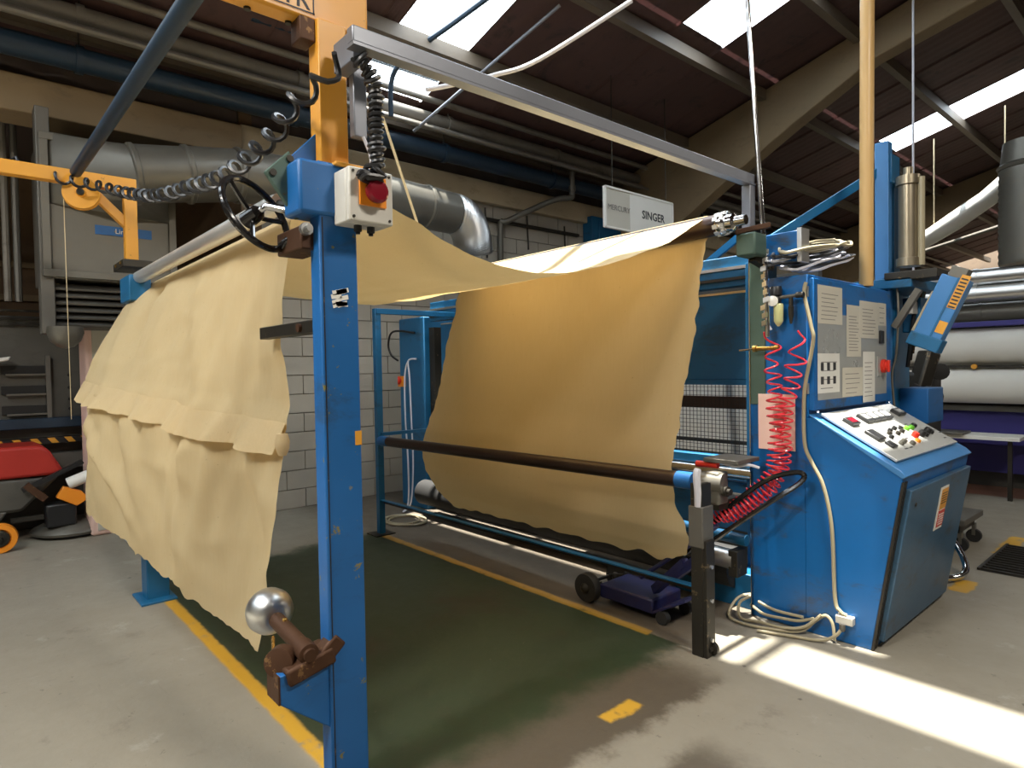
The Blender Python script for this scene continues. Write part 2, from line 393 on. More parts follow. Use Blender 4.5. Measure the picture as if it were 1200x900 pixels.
# far slope behind the photographer: two long runs
mb().add([(2,-9,roof_z(2)),(13,-9,roof_z(13)),(13,27,roof_z(13)),(2,27,roof_z(2))], [(0,1,2,3)]).build('roof_slope', 'roof', ceil, solid=.03)
for xp in (-6.75, -5.5, -4.28, -3.07, -1.8, -.55, .8):
    zt = roof_z(xp)-.03
    mb().box(xp-.03, xp+.03, -8.5, 26.5, zt-.13, zt).box(xp-.06, xp+.03, -8.5, 26.5, zt-.14, zt-.13).build('purlin', 'purlin', ceil)
# precast concrete portal rafters, deeper towards the wall, on columns
def rafter(y0, k, th=.26):
    top = [(x, y0, roof_z(x)-.035) for x in (-7, 2)]
    bot = [(2, y0, roof_z(2)-.62), (-2.9, y0, 5.20), (-3.9, y0, 4.70), (-5.0, y0, 4.10), (-6.1, y0, 3.45), (-6.45, y0, 3.15), (-6.5, y0, 0), (-7, y0, 0)]
    o = mb().prism(top+bot, (0, th, 0)).build('trim_%d' % k, 'concrete_beam', bevel=.015); struct(o)
    o2 = mb().prism([(2, y0, roof_z(2)-.16), (13, y0, roof_z(13)-.16), (13, y0, roof_z(13)-1.1), (2, y0, roof_z(2)-.62)], (0, th, 0)).build('trim_%d' % (k+20), 'concrete_beam'); struct(o2)
for k, y0 in enumerate((-7.5, 8.45, 16.4)): rafter(y0, k+1)

# wall_left : painted blockwork behind the machine, recess further left
wl = mb().box(-7.25, -7.03, 2.55, 27, 0, 3.85).build('wall_left', 'mortar'); struct(wl)
blk = mb().box(0, .03, .005, .435, .005, .210).mesh('block', 'block')
cnt = 0
for r in range(18):
    yy = 2.56+(-.22 if r % 2 else 0); 
    while yy < 9.2:
        y0 = max(yy, 2.56); y1 = yy+.44
        if y1 > 2.6 and cnt < 296:
            o = D.objects.new('block', blk); COL.objects.link(o); o.parent = wl; o.location = (-7.035+.004*random.random(), y0, .0+r*.2145)
            o.scale = (1, (y1-y0)/.44, 1); cnt += 1
        yy += .44
o = mb().box(-7.25, -7.0, 9.4, 27, 0, 3.85).build('far_blockwork', 'block', wl)
struct(mb().box(-7.25, -6.9, 2.35, 27, 3.85, 4.15).build('trim_5', 'beam_lit', bevel=.01))  # right stretch of the eaves beam: pale paint, skylight included in its colour
struct(mb().box(-7.25, -6.85, -9, 2.35, 3.80, 4.12).build('trim_6', 'concrete_beam', bevel=.01))  # left stretch of the same beam, shade put into its darker colour
# corrugated cladding above the beam
rows = [[], []]
for i in range(36*14+1):
    yy = -9+i*.0715; a = -7.12+.03*math.cos(i*PI/3)
    rows[0].append((a, yy, 4.1)); rows[1].append((a, yy, 4.75))
struct(mb().grid(rows).build('wall_upper', 'cladding', angle=70))
struct(mb().box(-7.25, -6.95, 2.35, 2.56, 0, 3.85).build('trim_7', 'wall_brown'))
wr = mb().box(-10.6, -10.45, -9, 2.6, 0, 5).build('wall_recess', 'wall_brown'); struct(wr)
for z0, z1, mt in ((2.95, 3.02, 'concrete_beam'), (2.52, 2.60, 'concrete_beam'), (.0, 1.9, 'machine_grey')):
    mb().box(-10.45, -10.38, -9, 2.6, z0, z1).build('rail', mt, wr)
struct(mb().box(-10.6, -7.1, 2.40, 2.56, 0, 5).build('wall_return', 'wall_brown'))
struct(mb().box(-10.6, -7.2, -9, 2.5, 4.12, 4.22).build('ceiling_recess', 'cladding'))
struct(mb().box(-11, 13, 26.9, 27.1, 0, 7.3).build('wall_far', 'wall_brown'))
struct(mb().box(13, 13.1, -9, 27, 0, 4.4).build('wall_right', 'block'))
struct(mb().box(-11, 13, -9.1, -9, 0, 7.3).build('wall_back', 'block'))

# ------------------------------------------------------------------ overhead services along the wall
def wall_pipe(z, r, x, label, mt, ends=(-8.5, 26), collars=0):
    t = thing('overhead_pipe', label, 'pipe', (x, 2, z))
    mb().tube([(x, ends[0], z), (x, ends[1], z)], r, 16).build('pipe_run', mt, t)
    for i in range(collars):
        yy = -1.0+i*1.9; mb().lathe((x, yy, z), (0,1,0), [(-.03, r), (-.03, r*1.18), (.03, r*1.18), (.03, r)], 16).build('collar', mt, t)
        mb().tube([(x, yy, z), (x, yy, roof_z(x)-.05)], .008, 6).build('hanger', 'dark_steel', t)
    return t
wall_pipe(4.56, .085, -6.45, 'thick grey lagged pipe running high along the wall', 'pipe', collars=7)
wall_pipe(4.24, .10, -6.55, 'thick dark blue pipe, lowest of the pipes along the wall', 'pipe_blue', collars=7)
wall_pipe(4.70, .035, -6.25, 'thin grey conduit above the thick lagged pipe', 'pipe', collars=0)
wall_pipe(4.42, .035, -6.35, 'thin grey pipe directly under the thick lagged pipe', 'pipe', collars=0)
wall_pipe(4.36, .022, -6.22, 'thinnest grey pipe just above the dark blue pipe', 'pipe', collars=0)
# drop pipe in front of the wall
t = thing('drop_pipe', 'short grey pipe dropping from the wall pipes and elbowing left', 'pipe', (-6.5, 6.9, 3.9))
mb().tube(smooth_path([(-6.45, 6.92, 4.5), (-6.45, 6.92, 4.1), (-6.46, 6.88, 4.02), (-6.55, 6.6, 3.95), (-6.85, 6.0, 3.63), (-6.92, 5.93, 3.55), (-6.93, 5.93, 2.6)], 4), .042, 12).build('pipe_run', 'galv', t)
mb().lathe((-6.45, 6.92, 4.16), (0,0,1), [(-.04,.044),(-.04,.055),(.04,.055),(.04,.044)], 12).build('collar', 'galv', t)
mb().lathe((-6.45, 6.92, 4.42), (0,0,1), [(-.04,.044),(-.04,.055),(.04,.055),(.04,.044)], 12).build('collar', 'galv', t)
for i, (a, b, c) in enumerate(((5.7, 3.8, 3.1), (6.5, 3.8, 3.3), (7.3, 3.75, 2.9))):
    t = mb().tube([(-6.98, a, b), (-6.98, a+.02, c)], .012, 6).build('wall_conduit', 'dark_steel'); tag(t, ['thin vertical conduit on the block wall beside the duct elbow','thin vertical conduit on the block wall, middle one of three','thin vertical conduit on the block wall nearest the white sign'][i], 'conduit')
mb_ = mb().box(-7.0, -6.94, 5.3, 7.6, 3.62, 3.66); tag(mb_.build('wall_cable_tray', 'dark_steel'), 'dark narrow cable tray fixed along the block wall', 'cable tray')

# ducting : hopper box with pyramid transition, round duct, corrugated elbow
t = thing('extraction_duct', 'galvanised box hood with round duct running right to a corrugated elbow', 'duct', (-6.6, 1.1, 2.3))
mb().box(-7.5, -6.6, .62, 1.60, 2.37, 3.60).build('hood_box', 'galv', t, bevel=.01)
b_ = bmesh.new()
for p in [(-6.6,.66,3.58),(-6.6,1.58,3.58),(-6.6,.66,3.0),(-6.6,1.58,2.95)]+[(-6.22+.24*math.cos(k*PI/12), 1.22, 3.25+.24*math.sin(k*PI/12)) for k in range(24)]: b_.verts.new(p)
bmesh.ops.convex_hull(b_, input=b_.verts); b_.verts.ensure_lookup_table(); b_.verts.index_update()
mb().add([v.co.copy() for v in b_.verts], [[v.index for v in f.verts] for f in b_.faces]).build('hood_cone', 'galv', t, angle=25)
for zz in (2.41, 3.55): mb().box(-6.60, -6.56, .60, 1.62, zz-.03, zz+.03).build('flange', 'galv', t, bevel=.004)
for yy in (.63, 1.59): mb().box(-6.60, -6.56, yy-.03, yy+.03, 2.44, 3.52).build('flange', 'galv', t, bevel=.004)
dpts = [V(p) for p in ((-6.22,1.20,3.25),(-6.21,1.62,3.32),(-6.2,2.05,3.39),(-6.2,2.75,3.43),(-6.2,3.5,3.44),(-6.2,4.15,3.42),(-6.2,4.55,3.40))]
for a, b in zip(dpts, dpts[1:]):
    L_ = (b-a).length; r = .245
    mb().lathe(a, b-a, [(-.01,r),(0.0,r+.012),(.03,r+.012),(.04,r),(L_,r-.006)], 28).build('duct_section', 'galv', t)
el = []; R_ = []
for i in range(41):
    a = i/40*1.30; el.append((-6.2-.25*math.sin(a)**2, 4.55+.52*math.sin(a), 3.40-.52*(1-math.cos(a)))); R_.append(.235+.010*math.cos(i*PI))
mb().tube(el, R_, 24).build('corrugated_elbow', 'alu', t)
text('label_text', 'Lim', (-6.589, 1.13, 2.80), (0,1,0), (0,0,1), .06, 'white', t)
mb().box(-6.60, -6.592, .98, 1.42, 2.78, 2.86).build('blue_label', 'blue', t, label='blue strip label')
# louvre stack under the hood
t = thing('louvre_housing', 'dark horizontal louvre housing under the galvanised hood', 'ventilation', (-6.7, 1.3, 1.9))
mb().box(-7.4, -6.75, .70, 1.95, 1.97, 2.34).build('back_box', 'machine_grey', t)
for i in range(6): mb().beam((-6.68, .68, 2.0+i*.062), (-6.68, 1.97, 2.0+i*.062), .11, .016, (.5,0,1)).build('louvre_slat', 'galv_dark', t)
mb().box(-6.78, -6.6, .58, .68, 1.9, 3.8).build('side_post', 'galv_dark', t, bevel=.008)
mb().box(-6.78, -6.66, 1.95, 2.02, 1.95, 2.36).build('end_cheek', 'galv_dark', t)
t = mb().lathe((-6.6, .74, 1.96), (0,0,-1), [(0,.13),(.05,.135),(.12,.11),(.17,.06),(.185,.0)], 20).build('fan_cowl', 'galv'); tag(t, 'round metal dome cowl hanging under the louvre housing', 'cowl')
for i, yy in enumerate((.30, .42, .50)):
    t = mb().tube([(-7.6, yy, 2.25), (-7.6, yy, 4.12)], .03 if i else .05, 8).build('riser_pipe', ['galv_dark','pipe','galv_dark'][i]); tag(t, ['thick dark vertical riser pipe left of the hood, leftmost of three','brownish vertical riser pipe left of the hood, between two dark ones','dark vertical riser pipe closest to the galvanised hood'][i], 'pipe')

# hanging sign
t = thing('hanging_sign', 'white rectangular hanging sign with black lettering above the sunlit cloth', 'sign', (-5.0, 6.64, 3.22))
mb().box(-5.03, -5.005, 5.96, 6.42, 3.23, 3.70).build('sign_panel', 'paper', t, bevel=.004)
mb().box(-5.03, -5.003, 6.42, 7.32, 3.23, 3.70).build('sign_panel', 'white', t, bevel=.004)
f = mb()
for z in (3.225, 3.705): f.box(-5.035, -4.995, 5.95, 7.33, z-.012, z+.012)
for yy in (5.95, 7.33): f.box(-5.035, -4.995, yy-.012, yy+.012, 3.22, 3.71)
f.build('sign_frame', 'white', t)
text('sign_lettering', 'SINGER', (-5.001, 6.66, 3.42), (0,1,0), (0,0,1), .145, 'print', t, 1.0, .003)
text('sign_lettering', 'MERCURY', (-5.001, 5.99, 3.44), (0,1,0), (0,0,1), .095, 'print_faint', t, 1.0)
for yy in (6.1, 7.2): mb().tube([(-5.02, yy, 3.71), (-5.02, yy, roof_z(-5.02)-.05)], .006, 6).build('hanger', 'dark_steel', t)
t = thing('wall_cabinet', 'small blue box mounted high on the wall left of the sign', 'cabinet', (-6.9, 8.1, 3.55))
mb().box(-7.0, -6.8, 7.75, 8.6, 3.5, 3.95).build('cabinet_body', 'blue_far', t, bevel=.01)
mb().box(-6.8, -6.78, 7.9, 8.55, 3.55, 3.9).build('cabinet_door', 'blue_far', t, bevel=.008)

# ------------------------------------------------------------------ near roller stand
t = NS = thing('roller_stand', 'near blue steel roller stand with tall post beside the camera', 'frame', (-2.1, 1.0, 0))
mb().box(-2.12, -2.045, .945, 1.085, 0, 2.26).build('post', 'blue', t, bevel=.006)
mb().box(-2.0455, -2.0435, .955, .9585, 0, 2.07).build('channel_seam', 'dark_steel', t)
mb().box(-2.16, -2.0, .88, 1.15, 0, .015).build('foot_plate', 'blue', t, bevel=.003)
# top shoulder box and gusset
mb().box(-2.17, -2.035, .875, 1.08, 2.075, 2.255).build('shoulder_box', 'blue', t, bevel=.012)
mb().prism([(-2.14,.86,2.25),(-2.14,1.05,2.25),(-2.14,1.05,2.45)], (-.02,0,0)).build('gusset', 'blue', t, bevel=.003)
mb().prism([(-2.13,.80,2.215),(-2.13,.885,2.30),(-2.13,.93,2.20),(-2.13,.93,2.08),(-2.13,.905,2.07)], (-.02,0,0)).build('bearing_plate', 'green_grey', t, bevel=.004)
for yy, zz in ((.826, 2.215), (.885, 2.272)): mb().lathe((-2.13, yy, zz), (1,0,0), [(0,.012),(.008,.012)], 8).build('bolt', 'dark_steel', t)
# rusty bearing block and clamp bar
mb().box(-2.30, -2.09, .90, 1.0, 1.965, 2.045).build('bearing_block', 'rust', t, bevel=.006)
mb().box(-2.16, -2.09, .955, 1.03, 1.97, 2.06).build('bearing_block', 'green_grey', t, bevel=.006)
mb().lathe((-2.09, .915, 2.03), (1,0,0), [(0,.022),(.02,.022),(.02,.012),(.04,.012)], 10).build('bolt', 'alu', t)
# handrail stub at mid height
mb().box(-2.72, -2.11, .98, 1.02, 1.685, 1.735).build('cross_tube', 'dark_steel', t, bevel=.004)
mb().lathe((-2.3, .98, 1.71), (0,-1,0), [(0,.016),(.012,.016)], 10).build('bolt', 'rust', t)
# lower bracket carrying the stub shaft
mb().prism([(-2.055,.775,.55),(-2.055,.775,.455),(-2.055,.965,.30),(-2.055,.965,.56)], (-.10,0,0)).build('lower_bracket', 'blue', t, bevel=.004)
mb().box(-2.157, -2.055, .770, .776, .455, .55).build('bracket_end', 'rust', t)
# base beam and far foot
mb().box(-7.12, -4.9, 1.05, 1.17, .15, .30).build('base_beam', 'blue_far', t, bevel=.005)
mb().box(-5.02, -4.86, .95, 1.09, .0, .62).build('far_foot', 'blue_far', t, bevel=.008)
mb().box(-5.08, -4.78, .90, 1.12, 0, .015).build('foot_plate', 'blue_far', t, bevel=.003)
mb().box(-5.05, -4.93, .98, 1.08, .60, 2.05).build('far_post', 'blue_far', t, bevel=.006)
mb().box(-5.14, -4.84, .90, 1.03, 2.04, 2.21).build('far_bearing_box', 'blue_far', t, bevel=.006)
mb().box(-5.24, -4.90, .88, 1.06, 2.27, 2.32).build('clamp_plate', 'dark_steel', t, bevel=.004)
for dx in (-5.14, -4.98): mb().lathe((dx, .885, 2.30), (0,-1,0), [(0,.012),(.012,.012)], 8).build('bolt', 'brass', t)
# paint worn bare patches on the post are kept as thin labels
lb = mb(); random.seed(3)
for i in range(9): 
    a = .99+.05*random.random(); b = 1.775+.055*random.random(); lb.obox((-2.0442, a, b), ((0,1,.4*random.random()),(0,-.2,1),(1,0,0)), (.013+.01*random.random(), .008, .0006))
lb.build('torn_label', 'white', t, label='torn white sticker remains')
lt = mb().box(-2.045, -2.0435, 1.06, 1.085, 1.285, 1.335); lt.build('small_label', 'yellow', t)

# roller on top of the near stand + handwheel
t = thing('top_roller', 'polished steel roller running under the near end of the cloth', 'roller', (-3.6, 1.07, 2.19))
mb().lathe((-4.90, .965, 2.195), (1,0,0), [(0,.02),(.0,.034),(.03,.040),(2.45,.040),(2.48,.036)], 24).build('roller_tube', 'bright_steel', t)
mb().lathe((-2.43, .965, 2.192), (1,0,-.3), [(0,.018),(.25,.018)], 12).build('roller_shaft', 'dark_steel', t)
t = thing('handwheel', 'glossy black spoked handwheel beside the switch box', 'handwheel', (-2.28, .82, 1.99))
wc = V((-2.28, .821, 2.105)); wax = V((.803, .415, .427)).normalized(); wu = V((.25,.8,0)).cross(wax); wu = (V((0,0,1))-wax*wax.z).normalized(); wv = wax.cross(wu)
ring = [wc+(wu*math.cos(a)+wv*math.sin(a))*.140 for a in [2*PI*i/40 for i in range(40)]]
mb().tube(ring, .0125, 10, closed=True).build('rim', 'black_gloss', t)
for k in range(3):
    a = .5+2*PI*k/3; d = wu*math.cos(a)+wv*math.sin(a)
    mb().tube([wc-wax*.015+d*.01, wc-wax*.01+d*.07, wc+d*.135], .009, 8).build('spoke', 'black_gloss', t)
mb().lathe(wc-wax*.05, wax, [(0,.018),(.0,.03),(.06,.028),(.075,.015)], 16).build('hub', 'black_gloss', t)
gp = wc-wu*.140*.9-wv*.05
mb().lathe(gp, wax, [(0,.008),(.01,.014),(.05,.017),(.075,.010)], 12).build('grip', 'black_gloss', t)
mb().tube([wc, wc+wax*.05, V((-2.16,.95,2.10))], .012, 10).build('shaft', 'chrome', t)

# lower ball ended stub shaft with clamps
t = thing('ball_shaft', 'rusty stub shaft with bright aluminium ball on the near post', 'shaft', (-2.25, .86, .5))
P0 = V((-2.40, .885, .625)); P1 = V((-2.03, .87, .60))
ball_c = P0+V((-.03,0,.01)); ax = (P1-P0).normalized()
mb().lathe(ball_c-ax*.075, ax, [(-.008,.02),(0,.040),(.018,.064),(.045,.082),(.075,.088),(.105,.082),(.128,.068),(.145,.052),(.150,.034)], 32).build('ball', 'alu', t)
mb().lathe(P0, ax, [(.02,.029),(.30,.029),(.302,.034),(.36,.034),(.362,.022),(.375,.022)], 20).build('stub_shaft', 'rust', t)
mb().lathe(P0+ax*.13+V((0,0,.026)), (0,0,1), [(0,.008),(.01,.008),(.012,.005)], 10).build('grease_nipple', 'brass', t)
cc = P1+V((-.08,-.045,-.025))
mb().lathe(cc+V((-.02,-.008,0)), (.75,-.65,.1), [(0,.040),(.0,.048),(.05,.048),(.052,.036)], 20).build('clamp_disc', 'rust', t)
mb().obox(P1+V((-.06,.01,-.045)), ((1,0,0),(0,1,.22),(0,-.22,1)), (.055,.085,.030)).build('clamp_block', 'rust', t, bevel=.01)
mb().obox(P1+V((-.04,.085,-.01)), ((1,0,0),(0,1,.9),(0,-.9,1)), (.03,.045,.030)).build('clamp_ear', 'rust', t, bevel=.01)
mb().tube([cc+V((-.05,-.03,.02)), cc+V((-.13,.0,.035))], .006, 8).build('clamp_pin', 'brass', t)

# ------------------------------------------------------------------ yellow hoist post, jib beam, trunking, switch box
t = thing('hoist_column', 'yellow hoist column standing on top of the near blue post', 'hoist', (-2.09, 1.05, 2.25))
mb().box(-2.18, -2.10, .985, 1.09, 2.25, 2.77).build('column', 'yellow', t, bevel=.004)
mb().box(-2.16, -2.02, 1.0, 1.13, 2.25, 2.262).build('base_plate', 'yellow', t, bevel=.003)
mb().box(-2.215, -2.135, -.9, 1.20, 2.77, 3.12).build('jib_beam', 'yellow', t, bevel=.01)
for yy in (.35,.62,.78,.92,1.05):
    mb().lathe((-2.195, yy, 2.77), (0,0,-1), [(0,.012),(.008,.012)], 8).build('bolt', 'dark_steel', t)
lab = mb().box(-2.135, -2.1335, .30, .99, 2.79, 2.99).build('nameplate', 'yellow', t, label='yellow nameplate with black border and lettering')
bd = mb()
for z in (2.794, 2.986): bd.box(-2.1334, -2.1328, .30, .99, z-.0025, z+.0025)
for yy in (.304, .986): bd.box(-2.1334, -2.1328, yy-.0025, yy+.0025, 2.79, 2.99)
bd.build('nameplate_border', 'print', t)
text('nameplate_lettering', 'ASTR', (-2.1328, .972, 2.803), (0,1,0), (0,0,1), .085, 'print', t, 1.0, .001, align='RIGHT')
mb().box(-2.2, -2.12, .93, .985, 2.69, 2.77).build('bracket', 'rust', t, bevel=.004)

t = thing('cable_trunking', 'long grey steel trunking bar spanning overhead from hoist to machine', 'trunking', (-1.87, 2.3, 2.5))
mb().box(-1.905, -1.862, .99, 3.56, 2.598, 2.652).build('trunking_bar', 'tray', t, bevel=.005)
mb().box(-1.915, -1.86, 3.50, 3.56, 2.26, 2.585).build('trunking_drop', 'tray', t, bevel=.004)
mb().box(-1.908, -1.858, .99, 3.56, 2.588, 2.598).build('trunking_lid', 'tray', t)
mb().box(-2.06, -1.92, 1.02, 1.07, 2.57, 2.67).build('end_bracket', 'tray', t, bevel=.004)
mb().box(-2.05, -2.015, 1.07, 1.12, 2.36, 2.62).build('side_channel', 'tray', t, bevel=.004)

t = thing('switch_box', 'pale grey switch box with red emergency stop on the near post', 'switch', (-2.0, 1.09, 2.06))
mb().box(-2.045, -1.955, 1.0, 1.165, 2.045, 2.225).build('box_body', 'white_plastic', t, bevel=.006)
mb().box(-1.955, -1.93, 1.0, 1.165, 2.045, 2.225).build('box_lid', 'white_plastic', t, bevel=.006)
mb().box(-1.930, -1.922, 1.035, 1.135, 2.10, 2.20).build('yellow_plate', 'orange', t, bevel=.002, label='yellow orange backing plate')
mb().lathe((-1.922, 1.085, 2.145), (1,0,0), [(0,.02),(.012,.02),(.014,.038),(.032,.040),(.04,.032),(.042,.01)], 20).build('stop_button', 'dark_red', t, label='dark red mushroom stop button')
for yy in (1.015, 1.15):
    for zz in (2.06, 2.21): mb().lathe((-1.93, yy, zz), (1,0,0), [(0,.005),(.003,.005)], 8).build('screw', 'dark_steel', t)
for i in range(2): mb().lathe((-1.99, 1.06+.05*i, 2.045), (0,0,-1), [(0,.014),(.02,.014),(.022,.008),(.03,.008)], 10).build('cable_gland', 'black', t)

# coiled cables
path = smooth_path([(-5.3,-.1,3.06),(-5.24,.30,2.95),(-5.15,.52,2.86),(-4.9,.72,2.78),(-4.5,.84,2.66),(-3.9,.87,2.52),(-3.41,.9,2.46),(-2.9,.9,2.39),(-2.573,.9,2.39),(-2.3,.91,2.42),(-2.15,.9,2.457),(-2.0,.94,2.50),(-1.93,.98,2.56)], 4)
c = mb().tube(helix(path, .031, 34, 12), .0095, 6).build('coiled_cable', 'black'); tag(c, 'long black coiled cable sagging across from the left to the hoist', 'cable')
path = smooth_path([(-1.89,1.02,2.57),(-1.885,1.075,2.50),(-1.885,1.08,2.4),(-1.89,1.08,2.3),(-1.895,1.09,2.22)], 4)
c = mb().tube(helix(path, .020, 20, 10, jitter=.8), .0075, 6).build('coiled_cable', 'black'); tag(c, 'short black coiled cable hanging down to the switch box', 'cable')
random.seed(5); pts = [V((-1.895+.03*random.uniform(-1,1), 1.06+.045*random.uniform(-1,1), 2.20+.028*random.uniform(-1,1))) for _ in range(16)]
c = mb().tube(smooth_path(pts, 5), .0085, 6).build('cable_tangle', 'black'); tag(c, 'knotted tangle of black cable on top of the switch box', 'cable')
c = mb().tube(smooth_path([(-2.01,1.10,2.36),(-2.0,1.12,2.3),(-1.99,1.12,2.24)],5), .006, 8).build('white_flex', 'white_cable'); tag(c, 'thin white flex beside the yellow hoist column', 'cable')

# far jib arm carrying the pulley
t = thing('jib_bracket', 'small yellow jib bracket with pulley above the far end of the roller', 'bracket', (-5.3, 1.0, 2.33))
mb().box(-5.20, -5.13, .94, 1.02, 2.32, 2.86).build('upright', 'yellow', t, bevel=.004)
mb().box(-5.21, -5.13, -.6, 1.02, 2.83, 2.92).build('arm', 'yellow', t, bevel=.004)
mb().beam((-5.17, .98, 2.58), (-5.17, .72, 2.84), .05, .06).build('brace', 'yellow', t, bevel=.004)
mb().lathe((-5.16, .70, 2.765), (1,-.25,0), [(0,.06),(0,.105),(.02,.11),(.025,.09),(.045,.09),(.05,.11),(.07,.105),(.07,.03),(.085,.025)], 28).build('pulley', 'yellow', t)
mb().lathe((-5.08, .68, 2.765), (1,-.25,0), [(0,.025),(.02,.022)], 12).build('pulley_axle', 'dark_steel', t)
c = mb().tube([(-5.05,.655,2.885),(-2.20,.70,2.915)], .036, 12).build('diagonal_strut', 'pipe_blue')
tag(c, 'dark blue grey tube rising diagonally from the yellow pulley', 'strut')
c = mb().tube([(-5.2,.60,2.8),(-5.2,.60,1.25)], .0025, 5).build('pulley_string', 'rope'); tag(c, 'thin pull cord hanging from the yellow pulley', 'cord')

# ------------------------------------------------------------------ far guide frame
t = thing('guide_stand', 'thin blue and brown steel guide frame in front of the machine', 'frame', (-3.6, 3.0, 0))
mb().box(-5.34, -5.28, 2.97, 3.03, 0, 2.12).build('far_leg', 'blue_far', t, bevel=.004)
mb().box(-5.4, -5.22, 2.9, 3.1, 0, .01).build('foot_plate', 'dark_steel', t)
mb().box(-5.32, -5.27, 2.98, 3.9, 2.07, 2.12).build('top_rail', 'blue_far', t, bevel=.003)
mb().beam((-5.3,3.0,.325), (-1.86,3.0,.345), .04, .008).build('bottom_rail', 'blue_far', t)
mb().beam((-5.3,3.018,.308), (-1.86,3.018,.328), .005, .035).build('bottom_rail', 'brown_tube', t)
mb().box(-5.3, -5.25, 3.0, 3.9, .93, .96).build('side_rail', 'blue_far', t)
mb().box(-1.905, -1.835, 2.925, 3.015, 0, .92).build('near_leg', 'dark_steel', t, bevel=.004)
mb().box(-1.915, -1.828, 2.918, 3.025, .58, .80).build('leg_sleeve', 'galv_dark', t, bevel=.006)
mb().box(-1.835, -1.815, 2.93, 3.01, .0, .62).build('leg_angle', 'dark_steel', t, bevel=.002)
for zz in (.09, .30, .48): mb().lathe((-1.815, 2.97, zz), (1,0,0), [(0,.011),(.012,.011)], 8).build('bolt', 'alu', t)
mb().lathe((-1.82, 3.0, .04), (0,-1,0), [(0,.035),(.02,.035),(.022,.015),(.05,.014)], 16).build('levelling_foot', 'dark_steel', t)
mb().tube(smooth_path([(-1.86,2.93,.80),(-1.858,2.925,.88),(-1.862,2.92,.96),(-1.86,2.93,1.0)],3), [.02]*9+[.016], 8).build('wrapped_tape', 'white_cable', t)
mb().beam((-1.9,3.0,.50), (-2.15,3.1,.31), .03, .05).build('knee_brace', 'indigo', t)
t = thing('guide_roller', 'long dark brown roller tube in front of the hanging cloth', 'roller', (-3.6, 3.0, .85))
mb().tube([(-5.18,3.0,.885),(-2.0,3.0,.915)], .044, 20).build('roller_tube', 'brown_tube', t)
mb().tube([(-5.28,3.0,.884),(-5.14,3.0,.8855)], .046, 20).build('end_sleeve', 'blue', t, label='blue end sleeve')
mb().tube([(-2.03,3.0,.9145),(-1.93,3.0,.9155)], .047, 20).build('end_sleeve', 'blue', t, label='blue end sleeve')

# top roller of the machine side
t = thing('upper_roller', 'dark brown roller wrapped in sunlit cloth at the top of the machine', 'roller', (-3.2, 3.32, 2.3))
mb().tube([(-4.9,3.32,2.335),(-1.93,3.32,2.345)], .060, 24).build('roller_tube', 'brown_tube', t)
mb().lathe((-1.95,3.32,2.345), (1,0,0), [(0,.062),(.02,.068),(.04,.062),(.05,.05),(.09,.05),(.10,.03),(.16,.028)], 20).build('roller_end', 'chrome', t)
for i in range(9):
    a = 2*PI*i/9; mb().obox(V((-1.93,3.32,2.345))+V((0,math.cos(a),math.sin(a)))*.062, ((1,.2,.1),(0,math.cos(a),math.sin(a)),(0,-math.sin(a),math.cos(a))), (.03,.004,.012)).build('foil_scrap', 'alu', t)
t = thing('bearing_housing', 'dark grey cast bearing housing at the upper roller end', 'bearing', (-1.84, 3.42, 2.2))
mb().box(-1.90, -1.78, 3.40, 3.54, 2.16, 2.29).build('housing', 'green_grey', t, bevel=.012)
mb().beam((-1.90,3.40,2.30), (-1.74,3.50,2.33), .03, .03).build('clamp_arm', 'rust', t, bevel=.004)
mb().beam((-1.85,3.5,2.16), (-1.80,3.62,2.10), .06, .04).build('clamp_arm', 'dark_steel', t, bevel=.004)

# ------------------------------------------------------------------ the cloth web (one continuous length)
def interp(P, t):
    L = [0]
    for a, b in zip(P, P[1:]): L.append(L[-1]+(b-a).length)
    s = t*L[-1]; k = 0
    while k < len(P)-2 and L[k+1] < s: k += 1
    return P[k].lerp(P[k+1], (s-L[k])/max(1e-6, L[k+1]-L[k]))
def resample(P, n): return [interp(P, i/n) for i in range(n+1)]
# four stretches given by their near (right) and far (left) edges
hangR = [V(p) for p in ((-2.63,.905,.405),(-2.61,.926,.562),(-2.60,.961,.835),(-2.59,.985,1.109),(-2.585,1.03,1.34),(-2.6,1.045,1.40),(-2.62,1.02,1.67),(-2.58,1.03,1.9),(-2.55,1.05,2.10),(-2.54,1.05,2.14))]
hangL = [V(p) for p in ((-5.0,.638,.645),(-5.0,.625,.985),(-5.0,.637,1.209),(-5.0,.650,1.40),(-5.0,.655,1.50),(-5.0,.70,1.65),(-5.0,.763,1.771),(-5.0,.893,2.005),(-4.97,.99,2.10),(-4.95,1.04,2.14))]
rollR = [V(p) for p in ((-2.54,1.05,2.14),(-2.54,1.055,2.17),(-2.53,1.08,2.20),(-2.51,1.12,2.225))]
rollL = [V(p) for p in ((-4.95,1.04,2.14),(-4.95,1.05,2.165),(-4.94,1.08,2.19),(-4.92,1.12,2.20))]
sagR = [V(p) for p in ((-2.51,1.12,2.225),(-2.48,1.25,2.262),(-2.45,1.413,2.274),(-2.42,1.56,2.215),(-2.38,1.697,2.130),(-2.34,1.83,2.070),(-2.3,1.984,2.027),(-2.25,2.13,2.005),(-2.2,2.288,2.012),(-2.16,2.5,2.055),(-2.12,2.727,2.125),(-2.07,3.0,2.225),(-2.03,3.27,2.38))]
sagL = [V(p) for p in ((-4.92,1.12,2.20),(-4.86,1.8,2.13),(-4.80,2.3,2.10),(-4.76,2.68,2.085),(-4.62,3.0,2.18),(-4.5,3.27,2.375))]
topR = [V(p) for p in ((-2.03,3.27,2.38),(-2.03,3.32,2.412),(-2.03,3.37,2.385),(-2.03,3.375,2.33),(-2.05,3.33,2.26))]
